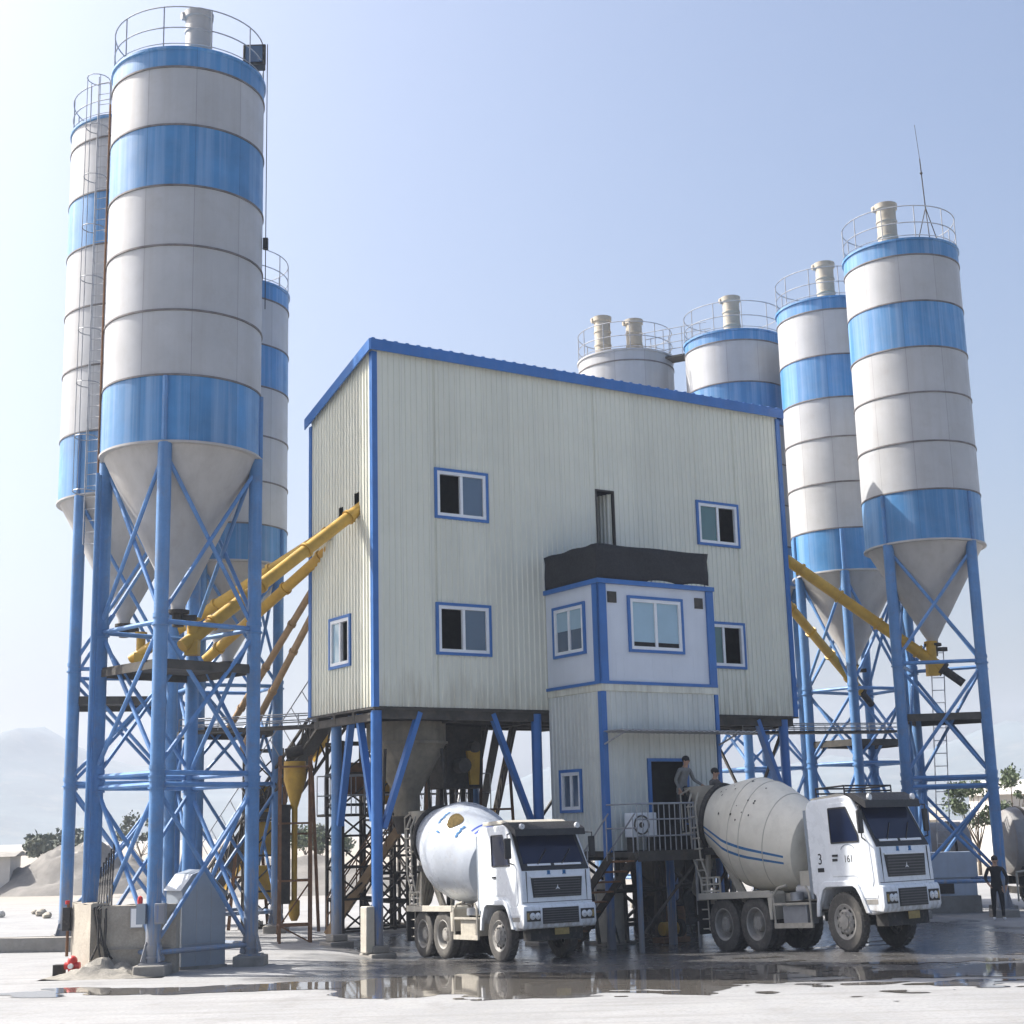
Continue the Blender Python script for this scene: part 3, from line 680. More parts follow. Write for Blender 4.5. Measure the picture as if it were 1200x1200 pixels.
window(CB, 6.22,7.98,7.29,8.68, tf, 'both', 'glass_pale'); window(CB, .40,1.78,7.27,8.55, cs, 'both', 'glass')
for (a,b) in ((.51,1.05),(1.13,1.67)):
    MB().box(TA-.004,TA+.004,-.05-b,-.05-a,7.92,8.44).build('blind', M['glass_pale'], CB)
for (a,b) in ((6.33,7.06),(7.14,7.87)):
    MB().box(a,b,-OUT+.002,-OUT+.008,7.41,7.52).build('lower_dark_strip', M['dark'], CB)  # dark strip along the bottom of each front pane
    bl = MB(); bl.box(a,b,-OUT+.06,-OUT+.07,7.6,8.56); bl.build('blind', M['blind'], CB)
for x0, x1 in ((5.18,5.46),(8.86,9.10)):
    MB().box(x0,x1,-OUT-.06,-OUT+.04 if False else -OUT-.002,c0+.002,c1-.005).build('corner_trim', M['trim'], CB)
MB().box(TA-.06,TA-.002,-OUT-.06,-OUT+.2,c0+.002,c1-.005).build('corner_trim', M['trim'], CB)
t = MB(); t.box(TA-.055,TB+.055,-OUT-.075,-OUT-.055,c0-.06,c0+.02); t.box(TA-.075,TA-.055,-OUT-.055,-.06,c0-.06,c0+.02); t.build('base_trim', M['trim'], CB)
for x in (5.54,8.47):
    v = MB(); v.frame(x,x+.28,8.51,8.80,.025,-OUT-.03,-OUT-.002); v.box(x+.025,x+.255,-OUT-.02,-OUT-.002,8.535,8.775)
    for k in range(5): v.box(x+.03,x+.25,-OUT-.028,-OUT-.018,8.55+k*.046,8.565+k*.046)
    v.build('vent_grille', M['under'], CB)

TN = thing('shade_net', 'black net screen sagging round the control cabin roof', 'net', bw(0,0,0), AL)
random.seed(3)
nv = []; nf = []; path = [(TA-.03,-.12),(TA-.03,-OUT-.03),(TB-.06,-OUT-.03)]
segs = []
for (p_, q_) in zip(path, path[1:]):
    for k in range(24): segs.append((p_[0]+(q_[0]-p_[0])*k/24, p_[1]+(q_[1]-p_[1])*k/24))
segs.append(path[-1])
for i, (x, y) in enumerate(segs):
    tt = i/len(segs)*30
    for j in range(6):
        z = 9.10+(10.03-9.10)*j/5 + (.012*math.sin(tt*.9) if j == 5 else 0) + ((.10*abs(math.sin(tt*.62)) if j == 0 and i > 34 else 0))
        o_ = .02*math.sin(tt*1.1+j*.9) + (.05 if j == 5 else 0) - (.05*math.sin(tt*.62)**2 if j < 2 and i > 34 else 0)
        nv.append((x-(o_ if i < 24 else 0), y-(o_ if i >= 24 else 0), z))
for i in range(len(segs)-1):
    for j in range(5): nf.append((i*6+j,(i+1)*6+j,(i+1)*6+j+1,i*6+j+1))
n_ = MB().add(nv, nf).build('net', M['net'], TN); sm = n_.modifiers.new('thick', 'SOLIDIFY'); sm.thickness = .012
for x, y in ((TA-.0,-.2),(TA,-OUT),(7.1,-OUT+.03),(TB-.1,-OUT+.03)): MB().tube((x,y+.05,9.12),(x,y+.05,10.0),.02,n=6).build('post', M['rail'], TN)

# ------------------------------------------------------------------ access platform with rail
AP = thing('access_platform', 'dark steel platform with thin rails before the tower door', 'platform', bw(0,0,0), AL)
PO = OUT+1.35
p = MB(); p.box(TA-.1,9.3,-PO,-OUT-.07,2.05,2.17); p.box(TA-.1,9.3,-PO-.03,-PO-.002,1.95,2.2); p.build('deck', M['under'], AP)
g = MB()
for z in (2.55,2.95,3.33): g.tube((TA-.05,-PO+.03,z),(7.0,-PO+.03,z),.02 if z < 3.3 else .028,n=6)
for z in (2.75,3.33): g.tube((TA-.05,-PO+.03,z),(TA-.05,-OUT-.1,z),.022,n=6)
x = TA-.05
while x < 7.05: g.tube((x,-PO+.03,2.17),(x,-PO+.03,3.33),.014,n=5); x += .17
g.build('railing', M['rail'], AP)
for x in (6.98,7.9): MB().tube((x,-PO+.03,2.17),(x,-PO+.03,3.36),.03,n=8).build('rail_post', M['steel'], AP)
for x in (TA,7.05,8.2,9.1):
    wp = bw(x,-PO+.1,0); MB().tube((x,-PO+.1,gz(wp[0],wp[1])-.03),(x,-PO+.1,2.05),.07 if x != 7.05 else .04,n=10).build('post', M['leg_blue'] if x != 7.05 else M['steel'], AP)
MB().beam((TA,-PO+.1,.2),(7.05,-PO+.1,1.9),.05).build('brace', M['under'], AP); MB().beam((7.05,-PO+.1,.4),(8.2,-PO+.1,1.9),.05).build('brace', M['under'], AP)
MB().box(7.0,8.6,-OUT-.62,-OUT-.08,2.172,2.80).build('step_block', M['dark'], AP)
ac = thing('air_conditioner', 'grey outdoor air conditioner unit on the platform behind the rails', 'air conditioner', bw(6.0,-OUT-.42,2.172), AL)
a = MB(); a.box(-.4,.4,-.15,.15,.35,.95); a.build('case', M['winframe'], ac, bevel=.02)
a = MB(); a.lathe([(.24,0),(.24,.03),(.21,.03),(.21,0)],24,(-.1,-.155,.65),axis=(0,-1,0)); a.lathe([(.01,.02),(.07,.02),(.07,0)],16,(-.1,-.155,.65),axis=(0,-1,0)); a.build('fan_grille', M['under'], ac)
MB().box(-.35,-.28,-.15,.15,0,.35).build('stand', M['dkrust'], ac); MB().box(.28,.35,-.15,.15,0,.35).build('stand', M['dkrust'], ac)
# stair down beside the left truck
ST = thing('steel_stair', 'rusty open stair between the left truck and the tower', 'stair', bw(4.55,-PO-.2,0), AL)
s = MB()
for sx in (-.38,.38): s.beam((sx,0,2.1),(sx,2.6,-.1),.05,.2)
s.build('stringer', M['dkrust'], ST)
for k in range(9):
    f_ = (k+.5)/9; MB().box(-.36,.36,2.6*f_-.12,2.6*f_+.12,2.1-2.2*f_-.02,2.1-2.2*f_+.02).build('tread', M['rust'], ST)
s = MB()
for sx in (-.4,.4):
    s.tube((sx,0,3.1),(sx,2.6,.9),.02,n=6)
    for k in range(4): s.tube((sx,.1+.8*k,2.0-.677*k),(sx,.1+.8*k,3.0-.677*k),.016,n=5)
s.build('handrail', M['rail'], ST)
# things under the tower
tk = thing('admixture_tank', 'pale upright tank standing under the tower platform', 'tank', bw(6.3,-1.0,-.16), AL)
t = MB(); t.lathe([(.01,0),(.38,0),(.38,1.45),(.3,1.55),(.12,1.6),(.12,1.68),(.01,1.68)],28); t.build('body', M['cream'], tk); MB().box(-.5,.5,-.45,.45,-.05,.06).build('base', M['footing'], tk)
pm = thing('pump_unit', 'small yellow pump on a skid under the platform', 'pump', bw(7.6,-1.9,-.16), AL)
MB().box(-.45,.45,-.22,.22,0,.12).build('skid', M['rust'], pm); m = MB(); m.tube((-.3,0,.34),(.15,0,.34),.17,n=14); m.build('motor', M['yellow'], pm); MB().lathe([(.02,0),(.22,.02),(.22,.16),(.02,.18)],16,(.18,0,.34),axis=(1,0,0)).build('impeller_case', M['dkrust'], pm)
for (a_, b_, z_, lab) in ((8.3,-1.2,1.2,'rusty drum beneath the tower near the right truck'),(5.6,-.2,.9,'rusty drum beneath the tower near the stair')):
    od = thing('oil_drum', lab, 'drum', bw(a_,b_,-.16), AL)
    MB().lathe([(.01,0),(.29,0),(.29,.28),(.305,.3),(.29,.32),(.29,.58),(.305,.6),(.29,.62),(.29,.88),(.01,.88)],24).build('body', M['rust'], od)
    MB().lathe([(.30,.86),(.30,.9),(.27,.9),(.27,.87)],24).build('rim', M['dkrust'], od)

AB = thing('aggregate_bin', 'dark steel bin frame with sloping hoppers under the building behind the platform', 'bin', bw(0,0,0), AL)
f = MB()
for x in (5.6,6.9,8.2,9.6,10.9):
    for y in (-.6,.9): f.beam((x,y,-.16),(x,y,2.02),.12)
for y in (-.6,.9):
    for z in (.25,1.15,1.98): f.beam((5.6,y,z),(10.9,y,z),.10)
    for x in (5.6,6.9,8.2,9.6): f.beam((x,y,.25 if x != 6.9 else 1.15),(x+1.3,y,1.15 if x != 6.9 else .25),.07); f.beam((x,y,1.98),(x+1.3,y,1.15),.06)
f.build('frame', M['dkrust'], AB)
for x in (8.25,9.65):
    h = MB(); vs = [(x,-.5,2.0),(x+1.2,-.5,2.0),(x+1.2,.8,2.0),(x,.8,2.0),(x+.4,-.1,.9),(x+.8,-.1,.9),(x+.8,.4,.9),(x+.4,.4,.9)]
    h.add(vs, [(0,1,5,4),(1,2,6,5),(2,3,7,6),(3,0,4,7)]); h.build('bin_hopper', M['under'], AB)
m = MB(); m.box(8.6,10.9,.95,1.0,-.1,2.0); m.build('darkening_panel', M['dkrust'], AB)  # dark panel added to darken the space under the tower
pp = thing('pipe_stack', 'bundle of dark pipes and hoses under the tower', 'pipes', bw(0,0,0), AL)
m = MB(); random.seed(9)
for k in range(9): a_ = 5.5+.42*k; m.pipe([(a_,-1.6+random.uniform(-.3,.3),-.1),(a_+random.uniform(-.15,.15),-1.5,.9),(a_+random.uniform(-.3,.3),-1.4,2.05)], random.choice((.025,.04,.05)), 7)
m.pipe([(5.4,-1.7,1.2),(7.2,-1.75,1.15),(9.0,-1.65,1.3)], .05, 8); m.build('pipes', M['dkrust'], pp)

# ------------------------------------------------------------------ walkways
def walkway(p, q, w, label, rail=1.0, mat='under', posts=6, deckt=.07):
    p, q = Vector(p), Vector(q); T = thing('catwalk', label, 'walkway', p)
    d = q-p; u = d.normalized(); s_ = Vector((-u.y,u.x,0))*w/2
    MB().beam((0,0,0), d, w, deckt).build('deck', M[mat], T)
    g = MB()
    for sg in (-1,1):
        for z in (.5*rail, rail): g.tube(s_*sg+Vector((0,0,z)), d+s_*sg+Vector((0,0,z)), .018, n=5)
        for k in range(posts): c = d*(k/(posts-1)); g.tube(c+s_*sg, c+s_*sg+Vector((0,0,rail)), .016, n=5)
    g.build('railing', M['rail'], T)
    return T
walkway((-9.6,43.2,5.75), (-3.6,41.2,5.75), .7, 'grey catwalk from the left silos to the cream building', rail=.35)
walkway((6.6,45.2,5.45), (11.9,47.6,5.5), .7, 'grey catwalk from the building to the right silos', rail=.25)
walkway((-5.6,42.6,3.3), (-1.0,44.4,3.3), .9, 'low catwalk under the left end of the building', rail=1.1, posts=14)

# ------------------------------------------------------------------ inclined aggregate conveyors behind the left bay
def gantry(p, q, w, h, label, panel='rust', n=12, sup=(), belt=True):
    """inclined lattice belt conveyor"""
    p, q = Vector(p), Vector(q); T = thing('belt_conveyor', label, 'conveyor', p)
    d = q-p; u = d.normalized(); s_ = Vector((-u.y,u.x,0)).normalized()*w/2; up = u.cross(s_).normalized()*-h if u.cross(s_).z < 0 else u.cross(s_).normalized()*h
    t = MB()
    for sg in (-1,1):
        for o_ in (Vector((0,0,0)), up): t.beam(s_*sg+o_, d+s_*sg+o_, .07)
        for k in range(n):
            a_, b_ = d*(k/n), d*((k+1)/n)
            t.beam(a_+s_*sg, b_+s_*sg+up, .045); t.beam(a_+s_*sg, a_+s_*sg+up, .045)
    t.build('truss', M['dkrust'], T)
    MB().beam(up*.75, d+up*.75, w*(.85 if belt else .3), .06, up=tuple(up)).build('belt', M['black'], T)
    m = MB()
    for k in range(0, n, 2 if belt else 5): m.beam(d*((k+.15)/n)+s_*1.06+up*.9, d*((k+1.6)/n)+s_*1.06+up*.9, .03, h*.75, up=tuple(up))
    m.build('side_panel', M[panel], T)
    g = MB()
    for sg in (-1,1):
        g.tube(s_*sg*1.5+up*2.2, d+s_*sg*1.5+up*2.2, .018, n=5)
        for k in range(n+1): g.tube(d*(k/n)+s_*sg*1.2+up, d*(k/n)+s_*sg*1.5+up*2.2, .015, n=5)
    g.build('handrail', M['rail'], T)
    for f_ in sup:
        c = d*f_; m = MB()
        for sg in (-1,1): m.beam(c+s_*sg, Vector((c.x,c.y,-p.z))+s_*sg*1.5, .09)
        m.beam(c*.999+s_*-1.2-Vector((0,0,c.z*.4)), c+s_*1.2-Vector((0,0,c.z*.4)), .06)
        m.build('support', M['rust'], T)
    return T
gantry((-10.3,49.5,.3), (-4.9,42.6,6.3), .9, .55, 'long rusty inclined conveyor rising behind the yellow hopper', panel='yellow', n=14, sup=(.35,.7))
gantry((-1.6,49,1.2), (-.35,41.2,6.0), .8, .5, 'dark inclined conveyor rising behind the left truck drum', panel='yellow', n=16, sup=(.3,.75), belt=False)
gantry((-2.8,50,.8), (-2.0,41.6,5.7), .9, .6, 'dark inclined conveyor directly behind the hopper spout', panel='rust', n=16, sup=(.5,.85), belt=False)
# low stair left of the bay
LS = thing('steel_stair', 'long rusty stair rising behind the left column of the bay', 'stair', (-5.55,44,0), 0)
s = MB(); up_ = Vector((2.6,-.6,3.6))
for o_ in (-.4,.4): s.beam((0,o_,0), (up_.x,up_.y+o_,up_.z), .06, .22)
s.build('stringer', M['tan'], LS)
for k in range(15):
    c = up_*((k+.5)/15); MB().box(c.x-.14,c.x+.14,c.y-.38,c.y+.38,c.z-.015,c.z+.015).build('tread', M['dkrust'], LS)
s = MB()
for o_ in (-.42,.42):
    for z in (.5,1.0): s.tube((0,o_,z),(up_.x,up_.y+o_,up_.z+z),.022,n=6)
    for k in range(7): c = up_*(k/6); s.tube((c.x,c.y+o_,c.z),(c.x,c.y+o_,c.z+1.0),.018,n=5)
s.build('handrail', M['rust'], LS)

def scaffold(name, label, cat, x, y, rz, w, d, h, n, panels=(), pm='yellow'):
    T = thing(name, label, cat, (x,y,0), rz)
    f = MB()
    for sx in (0,w):
        for sy in (0,d): f.beam((sx,sy,0),(sx,sy,h),.08)
    for k in range(n+1):
        z = .1+(h-.15)*k/n
        for sy in (0,d): f.beam((0,sy,z),(w,sy,z),.06)
        for sx in (0,w): f.beam((sx,0,z),(sx,d,z),.06)
        if k < n:
            z2 = .1+(h-.15)*(k+1)/n
            f.beam((0,0,z),(w,0,z2),.045); f.beam((w,d,z),(0,d,z2),.045); f.beam((w,0,z),(w,d,z2),.045); f.beam((0,d,z),(0,0,z2),.045)
    f.build('frame', M['dkrust'], T)
    for z0, z1 in panels: MB().box(.12,w-.12,d*.3,d*.7,z0,z1).build('casing', M[pm], T, bevel=.03)
    return T
scaffold('elevator_tower', 'rusty lattice tower with yellow casings behind the left silo legs', 'elevator', -8.3,45.8,.25, 1.1,1.0,5.4,5,((.9,1.9),(2.2,3.2),(3.5,4.3)))
x_, y_, z_ = bw(1.9,5.6,0); scaffold('scaffold_frame', 'dark lattice frame directly behind the hopper spout', 'frame', x_,y_,AL,1.2,1.0,5.4,6,((3.9,4.8),),'rust')
x_, y_, z_ = bw(3.15,5.9,0); scaffold('scaffold_frame', 'dark lattice frame with a yellow casing behind the mixer housing', 'frame', x_,y_,AL,1.0,1.0,5.5,7,((3.6,4.6),),'yellow')
x_, y_, z_ = bw(4.1,6.6,0); scaffold('scaffold_frame', 'narrow dark lattice frame left of the middle blue column', 'frame', x_,y_,AL,.7,1.0,5.5,8,(),'rust')

# yellow feed hopper on a tall frame
YH = thing('feed_hopper', 'tall yellow funnel hopper on a narrow rusty frame behind the silo legs', 'hopper', (-6.1,41,0), .2)
h = MB(); h.lathe([(.30,4.75),(.30,4.25),(.08,3.5),(.075,1.1)],20); h.build('funnel', M['yellow'], YH)
MB().lathe([(.08,1.1),(.15,1.08),(.15,.7),(.08,.55)],16).build('outlet', M['yellow'], YH)
f = MB()
for x, y in ((-.4,-.35),(.42,-.35),(-.4,.35),(.42,.35)): f.beam((x,y,0),(x,y,4.9),.07)
for z in (.45,1.6,3.1,4.6):
    for y in (-.35,.35): f.beam((-.4,y,z),(.42,y,z),.05)
    for x in (-.4,.42): f.beam((x,-.35,z),(x,.35,z),.05)
f.beam((-.4,-.35,.45),(.42,-.35,1.6),.04); f.beam((.42,-.35,0),(-.4,-.35,.45),.04)
f.build('frame', M['rust'], YH)
m = MB(); m.box(-.36,-.12,-.2,.2,1.0,3.6); m.build('elevator_leg', M['dkrust'], YH)
mt = MB(); mt.tube((-.25,-.1,4.95),(.2,-.1,5.05),.15,n=12); mt.build('motor', M['dkrust'], YH)

# ------------------------------------------------------------------ concrete block, shed and small things at the left silo
CBk = thing('concrete_block', 'rough concrete block wall round the left foot of the tallest silo', 'block', (0,0,0))
def rough_box(mb, pts, z0, z1, n=9, amp=.035, seed=0):
    """quad plan pts (4), subdivided and roughened"""
    P = [Vector((*p,0)) for p in pts]
    for i in range(4):
        a, b = P[i], P[(i+1)%4]; vs = []; fs = []
        for k in range(n+1):
            for j in range(n+1):
                v = a.lerp(b, k/n) + Vector((0,0,z0+(z1-z0)*j/n))
                if 0 < k < n: v += Vector((noise.noise(v*2.3),noise.noise(v*2.3+Vector((9,0,0))),0))*amp
                if j == n: v.z += noise.noise(Vector((v.x*3,v.y*3,5+seed)))*amp*1.4*(0 if k in (0,n) else 1)
                vs.append(v)
        for k in range(n):
            for j in range(n): fs.append((k*(n+1)+j,(k+1)*(n+1)+j,(k+1)*(n+1)+j+1,k*(n+1)+j+1))
        mb.add(vs, fs)
    mb.add([v+Vector((0,0,z1-.004)) for v in P], [(0,1,2,3)])
m = MB(); rough_box(m, [(-10.05,34.2),(-9.22,32.75),(-8.9,32.95),(-9.75,34.35)], -.05, 1.46); m.build('left_panel', M['concrete'], CBk)
m = MB(); rough_box(m, [(-8.98,32.70),(-7.42,32.86),(-7.42,33.25),(-8.96,33.05)], -.05, 1.42, seed=3); m.build('front_panel', M['concrete'], CBk)
m = MB(); m.beam((-8.80,32.67,.53),(-7.5,32.79,.53),.03,.03); m.build('panel_joint', M['footing'], CBk)
# spilled concrete heap in the gap
sp = MB(); vs = []; fs = []; nn = 22
for j in range(nn+1):
    for i in range(nn+1):
        x = -1.3+2.6*i/nn; y = -.75+1.5*j/nn; q = math.hypot(x/1.3,y/.75)
        z = max(-.03,max(0,1-q)**1.4*.34*(1+.9*noise.fractal(Vector((x*2.6,y*2.6,1)),.8,2.1,5)) + .10*max(0,1-q)*noise.noise(Vector((x*7,y*7,4))))
        vs.append((x,y,z))
for j in range(nn):
    for i in range(nn): fs.append((j*(nn+1)+i,j*(nn+1)+i+1,(j+1)*(nn+1)+i+1,(j+1)*(nn+1)+i))
M['spill'] = paint('hardened_spill', (.25,.235,.205), .95, .3, 5, dirt=.5, dirtcol=(.13,.12,.10), bump=1.0, bscale=22, fine=.4)
so_ = sp.add(vs, fs).build('spilled_concrete', M['spill']); so_.location = (-8.75,32.55,0); tag(so_, 'hardened concrete spill heaped in the gap of the block', 'spill')
cb = MB(); random.seed(5)
for k in range(6):
    x0 = -9.16+.055*k; pts = [(x0-.25,34.15,2.2+.1*k),(x0-.1,33.5,1.75+.02*k),(x0+.03,33.0,1.5-.02*k)]
    for j in range(4): pts.append((x0+.12*j*random.uniform(0,.8),32.72-.03*j+random.uniform(-.08,.05),1.35-.34*j))
    cb.pipe(pts, .022, 6)
cbo = cb.build('cable_bundle', M['frame_dark']); tag(cbo, 'tangle of dark cables hanging between the two concrete panels', 'cables')
nb = thing('notice_board', 'small white notice sheet on the front concrete panel', 'notice', (-8.22,32.73,.95))
MB().box(-.15,.13,0,.02,.0,.42).build('board', M['steel'], nb); MB().box(-.13,.11,-.006,0,.02,.40).build('sheet', M['white'], nb)
lm = thing('warning_lamp', 'small red lamp with a grey switch box beside the front silo leg', 'lamp', (-8.03,32.25,1.05))
MB().box(-.09,.10,-.02,.12,0,.42).build('box', M['shed'], lm); MB().lathe([(.055,.42),(.06,.5),(.045,.56),(.01,.58)],14,(-.03,.05,0)).build('bulb', M['red'], lm)
b2 = thing('switch_box', 'dark switch box strapped to the front silo leg', 'switch box', (-7.62,32.26,1.05))
MB().box(-.1,.12,-.1,.1,0,.42).build('box', M['leg_blue'], b2, bevel=.01); MB().box(-.08,.10,-.115,-.1,.04,.38).build('cover', M['trim'], b2)
hy = thing('hydrant', 'red valve on the ground at the left concrete corner', 'hydrant', (-9.62,32.9,0))
m = MB(); m.tube((0,0,0),(0,0,.3),.09,n=14); m.ball((0,0,.3),.11,12); m.tube((-.16,0,.2),(.16,0,.2),.075,n=12); m.build('body', M['red'], hy)
MB().tube((.0,-.1,.2),(0,-.17,.2),.055,n=12).build('cap', M['white'], hy); MB().box(-.42,-.2,.0,.22,0,.22).build('valve_box', M['dkrust'], hy)
vl = thing('wall_valve', 'dark red valve pipe on the outer edge of the left concrete panel', 'valve', (-10.12,34.15,.3))
m = MB(); m.tube((0,0,0),(0,0,1.15),.035,n=8); m.build('pipe', M['rust'], vl); MB().box(-.1,.06,-.08,.08,.55,1.05).build('valve_body', M['frame_dark'], vl)
MB().tube((-.02,0,1.12),(-.02,0,1.2),.05,n=10).build('handwheel', M['red'], vl)

SD = thing('sheet_shed', 'small gabled grey sheet metal shed beside the front silo leg', 'shed', (-7.44,33.5,0), R(35))
SD.scale = (1.04,1.04,1.05)
SW, SDp = .99, .86
s = MB(); s.prism([(0,.06),(SW,.06),(SW,1.50),(.52,1.98),(.22,1.90),(0,1.62)], 0, SDp); s.build('walls', M['shed'], SD, smooth=0)
def slab(mb, a, b, y0, y1, th):
    a, b = Vector((a[0],0,a[1])), Vector((b[0],0,b[1])); nrm = Vector((-(b-a).z,0,(b-a).x)).normalized()*th
    if nrm.z < 0: nrm = -nrm
    vs = [(p.x,y,p.z) for y in (y0,y1) for p in (a,b,b+nrm,a+nrm)]
    mb.add(vs, [(0,1,2,3),(4,7,6,5),(0,4,5,1),(1,5,6,2),(2,6,7,3),(3,7,4,0)])
for a_, b_ in (((-.04,1.575),(.22,1.905)),((.222,1.906),(.52,1.986)),((.523,1.985),(SW+.05,1.462))):
    s = MB(); slab(s, a_, b_, -.04, SDp+.04, .018); s.build('roof_sheet', M['shed'], SD)
s = MB()
for x in (.33,.66): s.box(x-.005,x+.005,-.006,-.001,.1,1.7)
s.box(.02,SW-.02,-.008,-.001,.5,.51); s.build('panel_seam', M['steel'], SD)
MB().box(-.03,SW+.03,-.03,SDp+.03,0,.06).build('base', M['footing'], SD)

# ------------------------------------------------------------------ trucks
def wheel(parent, x, y, r, w, side, dual=False):
    """tyre with its rim; side is the outward y direction"""
    t = MB(); hw = w/2
    def tyre(c):
        prof = [(r*.60,-hw*.85),(r*.80,-hw),(r*.93,-hw*.96),(r,-hw*.72),(r,hw*.72),(r*.93,hw*.96),(r*.80,hw),(r*.60,hw*.85)]
        t.lathe(prof, 40, c, axis=(0,side,0))
        for k in range(30):
            a = 2*math.pi*k/30; 
            t.beam((x+r*1.0*math.cos(a),c[1]-hw*.7,r+r*math.sin(a)),(x+r*math.cos(a+.08),c[1]-.02,r+r*math.sin(a+.08)),.05,.025,up=(math.cos(a),0,math.sin(a)))
            t.beam((x+r*1.0*math.cos(a+.1),c[1]+hw*.7,r+r*math.sin(a+.1)),(x+r*math.cos(a+.02),c[1]+.02,r+r*math.sin(a+.02)),.05,.025,up=(math.cos(a),0,math.sin(a)))
    tyre((x,y,r))
    if dual: tyre((x,y-side*(w+.04),r))
    o = t.build('wheel', M['rubber'], parent)
    m = MB()
    if dual: prof = [(r*.62,hw*.86),(r*.60,hw*.92),(r*.55,hw*.75),(r*.50,-hw*.5),(r*.30,-hw*.6),(r*.28,hw*.35),(r*.16,hw*.5),(r*.01,hw*.5)]
    else: prof = [(r*.62,hw*.86),(r*.60,hw*.92),(r*.54,hw*.78),(r*.46,hw*.55),(r*.38,hw*.95),(r*.26,hw*1.0),(r*.24,hw*1.25),(r*.12,hw*1.35),(r*.01,hw*1.35)]
    m.lathe(prof, 36, (x,y,r), axis=(0,side,0))
    for k in range(10):
        a = 2*math.pi*k/10; h0 = hw*(.3 if dual else 1.0); rr = r*(.22 if dual else .32)
        c = Vector((x+rr*math.cos(a), y+side*(h0-.02), r+rr*math.sin(a))); m.tube(c, c+Vector((0,side*.05,0)), .022, n=6)
    if not dual:
        for k in range(10):
            a = 2*math.pi*(k+.5)/10; c = Vector((x+r*.43*math.cos(a), y+side*(hw*.68), r+r*.43*math.sin(a)))
            m.tube(c-Vector((0,side*.02,0)), c+Vector((0,side*.006,0)), .04, n=8, mi=1)
    m.build('rim', [M['rim'], M['frame_dark']], o)

def text_mesh(parent, txt, size, f, mat, name='lettering'):
    cu = bpy.data.curves.new('t', 'FONT'); cu.body = txt; cu.size = size; cu.extrude = .002; cu.align_x = 'CENTER'; cu.align_y = 'CENTER'
    ob = bpy.data.objects.new('t', cu); COL.objects.link(ob)
    dg = bpy.context.evaluated_depsgraph_get(); dg.update()
    me = bpy.data.meshes.new_from_object(ob.evaluated_get(dg)); bpy.data.objects.remove(ob); bpy.data.curves.remove(cu)
    for v in me.vertices: v.co = Vector(f(*v.co))
    me.name = name; me.materials.clear(); me.materials.append(mat)
    o = bpy.data.objects.new(name, me); COL.objects.link(o); o.parent = parent; return o

